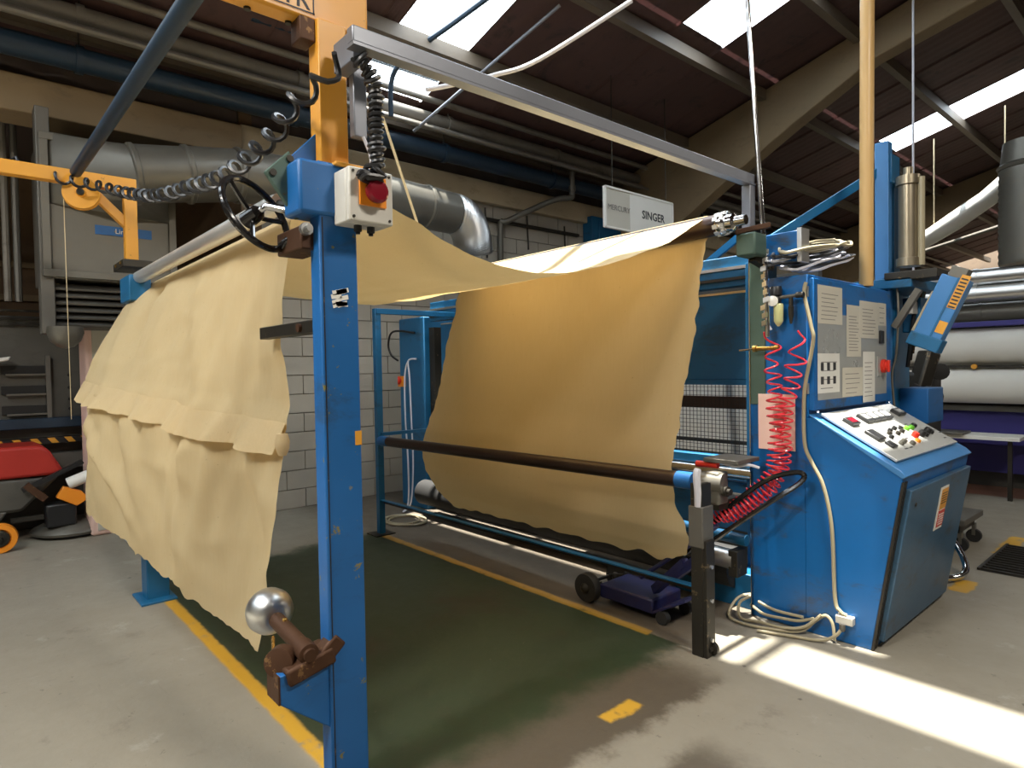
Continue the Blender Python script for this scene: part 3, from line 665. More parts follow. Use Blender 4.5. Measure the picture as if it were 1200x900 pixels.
topL = [V(p) for p in ((-4.5,3.27,2.375),(-4.48,3.32,2.405),(-4.47,3.37,2.38),(-4.47,3.375,2.32),(-4.46,3.33,2.24))]
downR = [V(p) for p in ((-2.05,3.33,2.26),(-2.08,3.31,2.0),(-2.10,3.30,1.785),(-2.16,3.28,1.45),(-2.19,3.25,1.174),(-2.20,3.2,.95),(-2.16,3.16,.75),(-2.05,3.14,.56),(-2.10,3.18,.44),(-2.28,3.26,.36))]
downL = [V(p) for p in ((-4.46,3.33,2.24),(-4.52,3.32,2.0),(-4.63,3.31,1.79),(-4.68,3.3,1.55),(-4.76,3.28,1.256),(-4.90,3.24,.95),(-4.93,3.22,.80),(-4.86,3.22,.62),(-4.74,3.25,.46),(-4.56,3.3,.33))]
NSX = 84
rowsA = []
def stretch(R, L, n, amp, wig=0, fray=.012):
    out = []
    for i in range(n+1):
        a = interp(R, i/n); b = interp(L, i/n); row = []
        for j in range(NSX+1):
            s = j/NSX; e = min(s, 1-s); p = a.lerp(b, s)
            row.append((p, s, i/n))
        out.append(row)
    return out
def cloth_rows(R, L, n, fn, skip=0):
    st = stretch(R, L, n, 0); rows = []
    for i in range(skip, n+1):
        row = []
        for (p, s, t) in st[i]: row.append(fn(p, s, t))
        rows.append(row)
    return rows
def hang_fn(p, s, t):          # slack hanging end: vertical folds fanning from the far top corner, broad billows
    k = math.sin(PI*min(1, t*1.02))
    q = V((s*5.0, t*1.1, 0))
    d = .07*noise.noise(q)+.040*noise.noise(V((s*10-t*3, t*2.2, 3)))+.016*noise.noise(V((s*24+t*4, t*3.5, 7)))+.006*noise.noise(V((s*60, t*5, 9)))+.020*abs(noise.noise(V((s*7+t*5, t*6-s*2, 21))))
    fold = -.03*math.exp(-((s-(.90-.16*(1-t)))/.040)**2)*min(1, max(0, (t-.55)/.25))*math.exp(-max(0, t-.93)/.03)
    fold += .15*math.exp(-((s-(.83-.16*(1-t)))/.05)**2)*min(1, max(0, (t-.5)/.3))*math.exp(-max(0, t-.93)/.03)
    diag = .07*math.exp(-((s-.90+.9*(.42-t))/.055)**2)*math.exp(-((t-.30)/.17)**2)
    seam = .035*math.exp(-((t-.50)/.012)**2)
    billow = (-.10+.10*min(1, max(0, (t-.45)/.2)))*math.sin(PI*s)*math.sin(PI*min(1, t))
    yy = p.y+(d*(.35+k)*(1-.75*min(1, max(0, (s-.55)/.25))*min(1, max(0, (t-.45)/.1)))+billow*.6)*(1-math.exp(-(1-t)/.04))+fold*.8-diag-seam*.5
    zz = p.z; xx = p.x
    if t < .06: zz += (.025*noise.noise(V((s*22, 0, 1)))+.012*noise.noise(V((s*70, 0, 2))))*(1-t/.06)
    e = min(s, 1-s)
    if e < .03: xx += .02*noise.noise(V((t*14, s*3, 5)))*(1-e/.03)
    return (xx, yy, zz)
def sag_fn(p, s, t):
    k = math.sin(PI*t)
    return (p.x+(.01*noise.noise(V((t*30, 1, 2))) if s in (0,1) else 0), p.y, p.z-.05*math.sin(PI*s)*k*(.4)+.012*noise.noise(V((s*9, t*4, 8)))*k+.006*noise.noise(V((s*3, t*20, 4)))*k)
def down_fn(p, s, t):
    k = math.sin(PI*min(1, t*1.1))
    d = .016*noise.noise(V((s*6, t*2, 11)))+.03*noise.noise(V((s*2.2+t, t*1.5, 12)))
    e = min(s, 1-s); xx = p.x
    if e < .02: xx += .022*noise.noise(V((t*26, s*3, 5)))+.010*noise.noise(V((t*90, s*3, 6)))
    zz = p.z
    if t > .96: zz += .03*noise.noise(V((s*16, 0, 9)))*(t-.96)/.04
    pull = .02*math.sin(PI*s)*0
    return (xx, p.y+d*k+pull, zz)
rows = cloth_rows(hangR, hangL, 90, hang_fn)
n_h = len(rows)
rows += cloth_rows(rollR, rollL, 5, lambda p, s, t: tuple(p), 1)
rows += cloth_rows(sagR, sagL, 60, sag_fn, 1)
rows += cloth_rows(topR, topL, 8, lambda p, s, t: tuple(p), 1)
rows += cloth_rows(downR, downL, 90, down_fn, 1)
t = thing('cotton_cloth', 'long cream cotton cloth draped over both rollers and hanging between the frames', 'cloth', (-3.6, 2.1, .35))
mb().grid(rows).build('cloth_web', 'cloth', t, angle=180)
# hem flap sewn across the hanging end
flap = []
for i in range(7):
    v = i/6; row = []
    for j in range(NSX+1):
        s = j/NSX; r = rows[int(90*.535)][j]; r2_ = rows[int(90*.500)][j]
        p = V(r).lerp(V(r2_), v*1.35)
        ruf = .014*math.sin(s*38+3*noise.noise(V((s*7, 0, 4))))+.020*noise.noise(V((s*24, 1, 3)))
        row.append((p.x, p.y-.006-v*(.030+ruf), p.z-v*(.045+.035*noise.noise(V((s*5, 2, 2)))+.012*noise.noise(V((s*30, 2, 2))))))
    flap.append(row)
mb().grid(flap).build('hem_flap', 'cloth', t, angle=180, label='frilled seam flap across the hanging end')
# selvedge roll at near edge of the hem
mb().tube([V(rows[47][0])+V((.0,-.02,-.02+.0*i))+V((0,0,-.03*i)) for i in range(4)], [.022,.03,.028,.016], 12).build('hem_curl', 'cloth', t)

c = mb().tube(smooth_path([(-2.5,3.25,3.82),(-2.9,2.83,3.48),(-3.0,2.546,3.336),(-3.0,2.25,3.2),(-3.0,2.043,3.111)],6), .014, 8).build('white_wire', 'white_cable')
tag(c, 'slack white cable slung under the roof behind the trunking', 'cable')
c = mb().tube([(-3.0,1.672,3.12),(-3.0,1.996,2.369-.1)], .007, 6).build('pull_string', 'rope'); tag(c, 'pale cord hanging down to the sagging cloth', 'cord')
for i, (a, b) in enumerate((((-4.5,4.69,5.17),(-6.3,4.1,4.30)), (None, None))):
    pth = [a, b] if a else smooth_path([(-6.2,3.74,4.35),(-6.08,3.70,4.74),(-5.7,3.72,4.86),(-5.2,3.85,4.98),(-4.5,4.02,5.15)], 5)
    c = mb().tube(pth, .018 if i == 0 else .028, 8).build('tie_rod', 'tray' if i == 0 else 'pipe_blue'); tag(c, ['thin steel tie rod slanting down from the roof beside the rooflight','dark bent pipe crossing the bright rooflight'][i], 'rod')
c = mb().tube([(-6.1,2.2,4.88),(-6.1,9.5,4.95)], .05, 12).build('roof_pipe', 'pipe_blue'); tag(c, 'dark blue pipe crossing the large rooflight under the roof', 'pipe')

# ------------------------------------------------------------------ the finishing machine (body behind the hanging cloth)
t = MC = thing('finishing_machine', 'big blue finishing machine with meshed guard behind the hanging cloth', 'machine', (-4.0, 4.4, 0))
mb().box(-6.36, -5.85, 3.88, 4.6, 0, 2.12).build('far_column', 'blue_far', t, bevel=.01)
mb().box(-5.85, -5.75, 3.95, 4.5, .5, 2.0).build('inner_post', 'dark_steel', t)
mb().box(-5.75, -1.94, 4.6, 4.66, .05, 2.2).build('back_panel', 'machine_grey', t)
mb().box(-5.75, -1.96, 4.0, 4.6, .02, .06).build('sump_tray', 'dark_steel', t)
for i in range(2):
    x0 = -5.6+i*1.82; mb().box(x0, x0+1.80, 3.93, 3.97, 1.44, 2.03).build('upper_door', 'blue_far', t, bevel=.006)
    mb().box(x0+.01, x0+1.79, 3.925, 3.932, 2.015, 2.03).build('door_lip', 'chrome', t)
mb().box(-5.75, -1.96, 3.90, 4.0, 2.06, 2.26).build('top_beam', 'blue_far', t, bevel=.006)
mb().box(-5.75, -1.96, 3.885, 3.90, 2.10, 2.12).build('top_beam_rail', 'dark_steel', t)
mb().box(-5.75, -1.96, 3.885, 3.90, 2.17, 2.19).build('top_beam_rail', 'alu', t)
mb().box(-2.10, -2.05, 3.88, 4.0, 0.0, 2.2).build('door_jamb', 'blue_far', t, bevel=.004)
# mesh guard
g = mb()
for i in range(46): x = -3.4+i*.029; g.box(x-.0015, x+.0015, 3.935, 3.938, .93, 1.42)
for i in range(18): z = .935+i*.0285; g.box(-3.4, -2.09, 3.932, 3.935, z-.0015, z+.0015)
gd = g.build('wire_mesh', 'rubber', t); gd['kind'] = 'stuff'
mb().box(-3.4, -2.09, 3.93, 3.96, 1.405, 1.44).build('guard_rail', 'blue_far', t)
mb().box(-3.4, -2.09, 4.05, 4.09, 1.235, 1.32).build('dark_beater_bar', 'brown_tube', t)
mb().box(-3.4, -2.09, 4.05, 4.07, .99, 1.015).build('dark_beater_bar', 'dark_steel', t)
mb().box(-5.7, -2.0, 4.22, 4.24, .90, 1.42).build('white_backing', 'white', t)
mb().box(-3.6, -2.05, 3.86, 3.98, .87, .93).build('lower_guide_rail', 'blue_far', t, bevel=.004)
mb().tube([(-5.7,3.86,.83),(-1.95,3.86,.83)], .035, 16).build('chrome_guide_roller', 'chrome', t)
mb().tube([(-5.7,3.75,.24),(-2.1,3.75,.24)], .13, 24).build('pickup_roller', 'rubber', t)
mb().box(-5.8, -1.95, 3.95, 4.05, .42, .75).build('lower_panel', 'blue_far', t, bevel=.006)
mb().box(-2.55, -1.95, 3.72, 3.95, .0, .22).build('base_block', 'blue_far', t, bevel=.006)
mb().tube([(-2.5,3.55,.37),(-2.0,3.55,.35)], .06, 18).build('lower_cylinder', 'alu', t)
mb().box(-2.02, -1.96, 3.5, 3.62, .26, .42).build('cylinder_flange', 'dark_steel', t, bevel=.004)
mb().tube([(-2.6,3.6,.49),(-1.95,3.6,.47)], .035, 12).build('lower_bar', 'blue_far', t)
# far side hose loop and stop button
mb().tube(smooth_path([(-6.0,3.86,1.95),(-6.35,3.8,1.98),(-6.5,3.82,1.85),(-6.48,3.84,1.72),(-6.38,3.87,1.65)],6), .012, 8).build('black_hose', 'black', t)
mb().lathe((-6.30,3.87,1.42),(-.6,-1,0),[(0,.03),(.02,.03),(.03,.045),(.05,.045)],14).build('stop_button', 'red', t, label='red mushroom stop button')
mb().box(-6.36,-6.24,3.85,3.88,1.35,1.47).build('stop_button_box','orange',t)
for k in range(2):
    mb().tube(smooth_path([(-5.95,3.84,1.66),(-6.08,3.82,1.64),(-6.13+.1*k,3.8,1.45),(-6.1+.12*k,3.78,1.0),(-6.0+.1*k,3.74,.5),(-5.95+.05*k,3.7,.1),(-5.9,3.6,.012)],6), .009, 8).build('air_line', 'white_cable', t)
for k, rr in enumerate((.20,.25,.22)):
    c = mb().tube([(-5.62+.05*k+rr*math.cos(a), 3.42+rr*.8*math.sin(a), .012+.004*k) for a in [2*PI*i/28 for i in range(29)]], .010, 7).build('floor_hose_loop', 'cable')
    tag(c, ['loop of pale hose on the floor by the far frame leg, innermost','loop of pale hose on the floor by the far frame leg, outermost','loop of pale hose on the floor by the far frame leg, middle one'][k], 'hose')

# end housing column (left of the console)
mb().box(-1.945, -1.60, 3.652, 4.6, 0, 2.05).build('end_housing', 'blue_cab', t, bevel=.008)
mb().box(-1.945, -1.85, 3.645, 3.80, 1.3, 2.20).build('end_column', 'green_grey', t, bevel=.004)
mb().box(-1.950, -1.944, 3.640, 3.66, .0, 2.2).build('edge_strip', 'chrome', t)
mb().box(-1.83, -1.64, 3.62, 3.70, 2.13, 2.30).build('top_box', 'blue_cab', t, bevel=.006)
mb().box(-1.64, -1.615, 3.61, 3.71, 2.12, 2.31).build('top_box_flange', 'alu', t)
mb().lathe((-1.80, 3.65, .75), (0,-1,0), [(0,.008),(.006,.008)], 8).build('rivet', 'dark_steel', t)
t['category'] = 'machine'

# ------------------------------------------------------------------ control console
t = CN = thing('control_console', 'blue control console with sloping white panel and noticeboard cabinet', 'console', (-1.5, 4.2, 0))
yA, yB = 3.648, 4.86
mb().prism([(-1.62,yA,.0),(-1.27,yA,.0),(-1.115,yA,.965),(-1.56,yA,1.235),(-1.62,yA,1.235)], (0,yB-yA,0)).build('console_body', 'blue_cab', t, bevel=.006)
mb().prism([(-1.59,yA-.005,1.243),(-1.595,yA-.005,1.255),(-1.13,yA-.005,.985),(-1.10,yA-.005,.955),(-1.12,yA-.005,.94)], (0,yB-yA+.01,0)).build('desk_rim', 'blue_light', t, bevel=.004)
dA = V((-1.56,0,1.25)); dd = (V((-1.14,0,1.0))-dA).normalized(); dn = V((0,1,0)).cross(dd)*1
if dn.z < 0: dn = -dn
def dk(y, v, h=0): p = dA+dd*v+dn*h; return V((p.x, y, p.z))
DAX = ((0,1,0), dd, dn)
mb().obox(dk(4.25,.232,.006), DAX, (.545,.226,.007)).build('instrument_panel', 'desk', t, bevel=.002, label='sloping brushed white instrument panel')
# front door, leaning with the body
fd = (V((-1.115,0,.965))-V((-1.27,0,0))).normalized(); fn = V((fd.z,0,-fd.x))
def fr(y, v, h=0): p = V((-1.27,0,0))+fd*v+fn*h; return V((p.x, y, p.z))
mb().obox(fr(4.275,.465,.016), ((0,1,0), fd, fn), (.560,.425,.016)).build('front_door', 'blue_door', t, bevel=.006, label='slate blue front door with scrapes')
mb().obox(fr(3.70,.465,.003), ((0,1,0), fd, fn), (.012,.47,.004)).build('door_gap_strip', 'dark_steel', t)
mb().obox(fr(3.655,.465,.004), ((0,1,0), fd, fn), (.010,.47,.006)).build('corner_strip', 'dark_steel', t)
mb().lathe(fr(3.82,.80,.03), fn, [(0,.010),(.006,.010)], 10).build('door_lock', 'dark_steel', t)
wl_ = mb().obox(fr(4.32,.70,.0335), ((0,1,0), fd, fn), (.075,.13,.0012)).build('warning_notice', 'white', t, label='white warning notice with yellow and red panels')
mb().obox(fr(4.335,.755,.0352), ((0,1,0), fd, fn), (.060,.062,.0008)).build('notice_panel', 'yellow', wl_)
mb().obox(fr(4.335,.635,.0352), ((0,1,0), fd, fn), (.060,.050,.0008)).build('notice_panel', 'red', wl_)
for v in (.66,.645,.63,.615,.60): mb().obox(fr(4.335,v,.0364), ((0,1,0), fd, fn), (.048,.003,.0004)).build('print_line', 'white', wl_)
for v in (.79,.775,.76,.745,.73): mb().obox(fr(4.335,v,.0364), ((0,1,0), fd, fn), (.048,.0025,.0004)).build('print_line', 'dark_steel', wl_)
# upper cabinet
mb().box(-1.80, -1.60, 3.66, 4.875, 1.25, 2.04).build('cabinet_body', 'blue_cab', t, bevel=.006)
mb().box(-1.60, -1.568, 3.655, 4.87, 1.275, 2.025).build('cabinet_door', 'blue_cab', t, bevel=.004)
for z in (1.40, 1.95): mb().tube([(-1.60,3.65,z-.03),(-1.60,3.65,z+.03)], .008, 8).build('hinge', 'alu', t)
for yy in (3.70, 4.83): mb().lathe((-1.567, yy, 1.262), (1,0,0), [(0,.012),(.01,.010)], 8).build('latch', 'chrome', t)
xs = -1.567
mb().box(xs, xs+.0008, 3.70, 4.78, 1.33, 1.83).build('plan_sheet', 'grey_sheet', t, label='grey plan sheet behind the notices')
def sheet_notice(y0, y1, z0, z1, mt, k, label, lines=7, head=None):
    x0 = xs+.001+.0007*k; p = mb().box(x0, x0+.0006, y0, y1, z0, z1).build('notice', mt, t, label=label)
    W = y1-y0; Hh = z1-z0; random.seed(int(y0*1000))
    lm = mb()
    for i in range(lines):
        z = z1-Hh*(.22+.66*i/max(1, lines-1)); a = y0+W*(.12+.05*random.random()); b = y1-W*(.12+.25*random.random())
        lm.box(x0+.0006, x0+.0009, a, b, z-.0022, z+.0022)
    lm.build('printed_lines', 'print_faint', p)
    if head: text('heading', head, (x0+.0012, (y0+y1)/2, z1-Hh*.19), (0,1,0), (0,0,1), W*.18, 'print', p, align='CENTER')
    return p
sheet_notice(3.698,4.041,1.77,1.991,'paper',1,'large notice at the top left of the cabinet door',7)
sheet_notice(4.106,4.331,1.579,1.897,'paper',1,'tall narrow notice beside the top left one',12)
sheet_notice(4.306,4.624,1.697,1.934,'paper',2,'wide notice near the top right of the cabinet door',8)
sheet_notice(4.628,4.77,1.786,1.936,'paper',1,'small notice at the top right corner',4)
p = sheet_notice(3.694,3.999,1.369,1.599,'paper_white',1,'white drawing sheet at the lower left of the cabinet door',4)
ic = mb()
for i in range(3):
    for j in range(2): ic.box(xs+.0026, xs+.003, 3.735+i*.085, 3.775+i*.085, 1.44+j*.08-.02, 1.445+j*.08+.02)
ic.build('printed_symbols', 'print', p)
sheet_notice(4.038,4.357,1.334,1.512,'paper',2,'wide notice low in the middle of the door',5)
sheet_notice(4.359,4.561,1.286,1.611,'paper_white',3,'tall plastic covered notice low on the door',9)
mb().box(xs, xs+.012, 4.64, 4.715, 1.665, 1.752).build('door_handle', 'black', t, bevel=.004)
mb().box(xs, xs+.01, 4.60, 4.76, 1.45, 1.58).build('isolator_plate', 'grey_sheet', t)
mb().lathe((xs+.01, 4.68, 1.515), (1,0,0), [(0,.045),(.02,.045),(.022,.03),(.035,.03)], 18).build('isolator_switch', 'red', t, label='red rotary isolator')
mb().box(xs+.04, xs+.055, 4.668, 4.692, 1.475, 1.555).build('isolator_grip', 'red', t, bevel=.003)
# instruments
def onpanel(name, y, v, hy, hv, h, mt, label=None, bev=.002): return mb().obox(dk(y,v,.013+h/2), DAX, (hy,hv,h/2)).build(name, mt, t, bevel=bev, label=label)
m_ = onpanel('meter', 3.845,.125,.055,.032,.022,'black'); mb().obox(dk(3.845,.125,.036), DAX, (.040,.020,.001)).build('display_window','dark_red',m_)
for i in range(4):
    m_ = onpanel('display', 4.075+.105*i,.115,.050,.038,.02,'black'); mb().obox(dk(4.075+.105*i,.112,.034), DAX, (.038,.024,.001)).build('display_window', ['grey_sheet','white','grey_sheet','white'][i], m_)
m_ = onpanel('meter', 4.645,.112,.060,.032,.022,'black'); mb().obox(dk(4.645,.112,.036), DAX, (.045,.018,.001)).build('display_window','grey_sheet',m_)
onpanel('square_selector', 3.865,.262,.052,.046,.02,'black', bev=.006)
onpanel('square_selector', 3.885,.350,.036,.026,.015,'black', bev=.004)
def knob(y, v, r, h, mt, label=None): return mb().lathe(dk(y,v,.013), dn, [(0,r),(h*.7,r),(h,r*.8)], 14).build('push_button', mt, t, label=label)
for i, (y, v) in enumerate(((4.02,.30),(4.07,.27),(4.13,.25),(4.17,.285),(4.23,.24),(4.27,.275),(4.31,.25))): knob(y, v, .014, .02, 'dark_steel' if i % 2 else 'black')
knob(4.385,.262,.017,.02,'green_led','green button'); knob(4.47,.262,.017,.02,'green_led','green button'); knob(4.55,.25,.018,.02,'black')
knob(4.33,.332,.021,.03,'red','red button'); knob(4.27,.372,.016,.015,'orange','amber button')
knob(4.44,.335,.022,.035,'black'); knob(4.50,.345,.016,.02,'black'); knob(4.58,.325,.022,.035,'black'); knob(4.63,.335,.016,.02,'black')
for y, v in ((4.02,.36),(4.09,.35),(4.15,.38)): knob(y, v, .016, .02, 'galv')
lm = mb()
for y, v in ((4.0,.40),(4.08,.40),(4.70,.30),(4.74,.32),(4.78,.35),(4.72,.40),(4.2,.33),(4.38,.22),(4.5,.22)): lm.obox(dk(y,v,.0134), DAX, (.022,.004,.0004))
lm.build('panel_print', 'print', t)

# pink notice on the end housing
pn = mb().box(-1.895, -1.672, 3.644, 3.6475, 1.035, 1.365).build('pink_notice', 'pink_paper', MC, label='pale pink notice sheet behind the red hoses')
lm = mb()
for i in range(4): lm.box(-1.80, -1.73, 3.6432, 3.6438, 1.17+i*.022, 1.176+i*.022)
lm.build('printed_lines', 'print_faint', pn)

# air regulator and pipes
t = thing('air_regulator', 'compressed air regulator with dial and clear bowl on the blue housing', 'regulator', (-1.76, 3.58, 1.75))
mb().lathe((-1.76,3.60,1.99), (0,0,-1), [(0,.03),(.02,.035),(.05,.035),(.055,.02),(.07,.03),(.10,.03)], 16).build('regulator_body', 'black', t)
mb().lathe((-1.765,3.575,1.905), (.3,-1,0), [(0,.028),(.018,.030),(.02,.026)], 18).build('gauge', 'white', t, label='round white dial')
mb().lathe((-1.745,3.60,1.89), (0,0,-1), [(0,.024),(.01,.028),(.10,.026),(.115,.018),(.13,.006)], 16).build('filter_bowl', 'bowl', t, label='clear yellowish bowl')
mb().tube([(-1.75,3.60,1.925),(-1.62,3.60,1.93)], .010, 8).build('brass_pipe', 'galv_dark', t)
mb().lathe((-1.62,3.60,1.93),(1,0,0),[(-.02,.017),(.02,.017)],10).build('union', 'dark_steel', t)
mb().lathe((-1.672,3.60,1.92),(0,0,-1),[(0,.012),(.05,.012),(.052,.016),(.10,.014),(.15,.007)],12).build('drain_valve', 'dark_steel', t)
mb().tube(smooth_path([(-1.83,3.60,2.0),(-1.80,3.59,1.98),(-1.77,3.60,1.985)],4), .010, 8).build('elbow', 'chrome', t)
mb().tube(smooth_path([(-1.80,3.58,1.93),(-1.81,3.57,1.87),(-1.805,3.57,1.80),(-1.775,3.57,1.74)],5), .008, 8).build('silver_hose', 'white_cable', t)
t = thing('stop_valve', 'brass tap valve with pin sticking out from the housing edge', 'valve', (-1.86, 3.6, 1.62))
mb().lathe((-1.90,3.60,1.635),(1,0,0),[(0,.020),(.02,.020),(.022,.013),(.13,.013),(.132,.018),(.155,.018)],14).build('valve_body','brass',t)
mb().tube([(-1.99,3.60,1.628),(-1.90,3.60,1.634)], .006, 8).build('valve_pin','chrome',t)

# red coiled air hoses
p1 = smooth_path([(-1.775,3.575,1.73),(-1.77,3.575,1.5),(-1.75,3.575,1.3),(-1.745,3.57,1.1),(-1.75,3.56,.95),(-1.79,3.53,.86),(-1.90,3.48,.74),(-2.0,3.42,.66),(-2.08,3.38,.60)],5)
c = mb().tube(helix(p1, .042, 34, 14, phase=.4, jitter=.5, warp=.62), .0058, 6).build('coiled_air_hose', 'hose'); tag(c, 'red coiled air hose, the left one of the pair', 'hose', )
p2 = smooth_path([(-1.64,3.585,1.73),(-1.63,3.585,1.6),(-1.66,3.58,1.45),(-1.70,3.575,1.28),(-1.71,3.57,1.1),(-1.72,3.565,.95),(-1.76,3.53,.84),(-1.88,3.47,.72),(-2.0,3.41,.63)],5)
c = mb().tube(helix(p2, .044, 30, 14, phase=2.2, jitter=.5, warp=.62), .0058, 6).build('coiled_air_hose', 'hose'); tag(c, 'red coiled air hose, the right one hanging from the drain valve', 'hose')
# dark belt loop that cradles the hoses and blue air line
c = mb().tube(smooth_path([(-2.26,3.40,.37),(-2.10,3.40,.55),(-1.9,3.42,.76),(-1.74,3.46,.89),(-1.62,3.52,.935),(-1.575,3.54,.92),(-1.60,3.52,.87),(-1.72,3.46,.77),(-1.9,3.41,.62),(-2.08,3.39,.47),(-2.26,3.39,.33)],6), .016, 8, flat=.8).build('hose_sling', 'black_gloss'); tag(c, 'black belt loop slung around the red hoses', 'sling')
c = mb().tube([(-2.0,3.36,.60),(-2.12,3.3,.49),(-2.45,3.2,.22)], .014, 8).build('blue_air_line', 'indigo'); tag(c, 'straight dark blue air line below the red hoses', 'hose')

# gearbox on the guide side
t = thing('gear_motor', 'grey gear motor with dark blue coupling beside the guide leg', 'motor', (-1.95, 3.35, .7))
mb().tube([(-2.25,3.25,.86),(-2.05,3.27,.86)], .050, 18).build('coupling', 'indigo', t)
mb().tube([(-2.05,3.27,.865),(-1.92,3.29,.865)], .058, 20).build('gear_case', 'galv', t)
mb().box(-2.03,-1.93,3.25,3.36,.74,.93).build('gear_case','galv',t,bevel=.015)
mb().lathe((-1.93,3.30,.82),(1,-.1,0),[(0,.03),(.03,.03),(.032,.018),(.05,.018)],14).build('output_shaft','dark_steel',t)
mb().lathe((-1.99,3.25,.84),(0,-1,0),[(0,.03),(.012,.03)],14).build('cover_plate','galv_dark',t)
mb().tube([(-2.12,3.33,.955),(-1.98,3.33,.96)], .02, 12).build('red_cap', 'red', t, label='orange red cap')
mb().box(-2.06,-1.84,3.30,3.55,.975,1.0).build('bracket_shelf','galv_dark',t,bevel=.004)
mb().tube(smooth_path([(-1.98,3.36,.97),(-1.9,3.38,.955),(-1.84,3.42,.965),(-1.79,3.45,.95)],4), .008,8).build('air_line','white_cable',t)
mb().box(-2.06,-1.96,3.30,3.62,.70,.75).build('mount_arm','dark_steel',t)

# beige cable and bundle at console foot
c = mb().tube(smooth_path([(-1.60,3.63,2.0),(-1.607,3.625,1.933),(-1.568,3.62,1.75),(-1.557,3.62,1.666),(-1.60,3.625,1.45),(-1.615,3.63,1.329),(-1.612,3.63,1.087),(-1.57,3.63,.98),(-1.509,3.63,.856),(-1.465,3.63,.625),(-1.45,3.63,.248),(-1.42,3.62,.18),(-1.385,3.62,.165)],6), .011, 8).build('beige_cable','cable'); tag(c,'beige cable running down the console side to a plug','cable')
t = thing('cable_plug','grey wall plug block at the lower front of the console side','plug',(-1.38,3.63,.13))
mb().box(-1.44,-1.35,3.605,3.648,.115,.16).build('plug_body','white_plastic',t,bevel=.005)
mb().lathe((-1.40,3.60,.12),(0,0,-1),[(0,.016),(.03,.016),(.04,.01)],10).build('cable_gland','galv_dark',t)
fl_ = [[(-1.95,3.70,.12),(-2.02,3.62,.10),(-2.03,3.52,.02),(-1.92,3.46,.015),(-1.75,3.50,.015),(-1.62,3.58,.02),(-1.55,3.62,.09),(-1.50,3.63,.13),(-1.46,3.62,.10),(-1.44,3.60,.015)],
       [(-1.93,3.68,.13),(-2.0,3.60,.08),(-1.95,3.52,.018),(-1.84,3.54,.02),(-1.70,3.53,.03),(-1.60,3.58,.05),(-1.52,3.62,.13)],
       [(-1.90,3.64,.10),(-1.80,3.62,.085),(-1.70,3.62,.085),(-1.62,3.62,.09)],
       [(-1.96,3.66,.06),(-1.85,3.60,.05),(-1.74,3.60,.055),(-1.64,3.61,.065),(-1.56,3.62,.10)],
       [(-1.40,3.60,.10),(-1.43,3.58,.05),(-1.50,3.55,.014),(-1.62,3.50,.013),(-1.80,3.43,.013)]]
fl_lab = ['beige floor cable, the widest loop at the console foot','beige floor cable, the inner loop at the console foot','short beige cable lying along the bottom of the blue housing','beige cable just below the topmost one at the console foot','beige cable from the plug down to the floor']
for p_, l_ in zip(fl_, fl_lab):
    c = mb().tube(smooth_path(p_, 6), .009, 7).build('beige_cable','cable'); tag(c, l_, 'cable')

# ------------------------------------------------------------------ top of the machine
t = thing('cable_coil_bundle','loose bundle of white, lilac and black cables heaped on the cabinet top','cables',(-1.72,4.1,2.05))
random.seed(12)
for k in range(15):
    mt = ['white_cable','black','white_cable','black','cable'][k % 5]; ph = random.random()*.3
    cx = -1.70+random.uniform(-.05,.03); cy = 4.0+random.uniform(-.12,.12); a0 = .32+.08*random.random(); b0 = .07+.05*random.random()
    pts = [(cx+b0*math.sin(2*PI*i/16), cy+a0*math.cos(2*PI*i/16), 2.15+.075*math.sin(2*PI*i/16+ph+1.6)+.022*(k % 5)+.02*random.random()) for i in range(17)]
    mb().tube(smooth_path(pts, 4), .009, 6).build('cable', mt, t)
c = mb().tube([(-1.60,4.52,2.04),(-1.57,4.50,roof_z(-1.57)-.1)], .042, 18).build('vertical_pipe','cream_pole'); tag(c,'tall cream painted pipe rising from the console to the roof','pipe')
t = thing('loading_mast','blue steel mast with diagonal brace, air cylinder and tilting labelled arm','mast',(-1.62,5.0,1.2))
mb().box(-1.70,-1.61,4.96,5.04,.8,3.09).build('mast_post','blue_light',t,bevel=.004)
mb().box(-1.61,-1.595,4.98,5.14,2.80,3.0).build('head_plate','blue_far',t,bevel=.003)
mb().box(-1.70,-1.60,5.04,5.16,.8,2.9).build('mast_post','blue_far',t,bevel=.004)
mb().beam((-2.10,4.25,2.40),(-1.68,5.0,2.90),.03,.06).build('diagonal_brace','blue_far',t,bevel=.003)
mb().lathe((-1.50,5.0,2.88),(0,0,-1),[(0,.03),(.05,.03),(.06,.075),(.12,.075),(.122,.06),(.62,.06),(.625,.075),(.68,.075)],20).build('air_cylinder','warm_steel',t)
mb().tube([(-1.42,5.0,2.80),(-1.42,5.0,2.2)], .022, 10).build('side_rod','cable',t)
mb().lathe((-1.59,5.1,2.82),(1,0,0),[(0,.02),(.06,.02),(.065,.03),(.08,.03)],12).build('pivot','chrome',t)
mb().box(-1.62,-1.30,4.9,5.15,2.10,2.16).build('base_bracket','dark_steel',t,bevel=.005)
pa, pb = V((-1.36,4.90,1.68)), V((-1.19,4.92,2.08)); da = (pb-pa).normalized()
sn = V((da.z,0,-da.x)).normalized(); fy = da.cross(sn).normalized()
if fy.y > 0: fy = -fy
ac = mb().obox((pa+pb)/2, (da,sn,fy), ((pb-pa).length/2,.085,.05)).build('arm_channel','blue_light',t,bevel=.006)
mb().obox((pa+pb)/2+sn*.02+fy*.051, (da,sn,fy), ((pb-pa).length/2,.006,.004)).build('arm_ridge','blue_far',ac)
mb().obox(pa-da*.01, (da,sn,fy), (.045,.10,.06)).build('arm_foot','blue_far',t,bevel=.006)
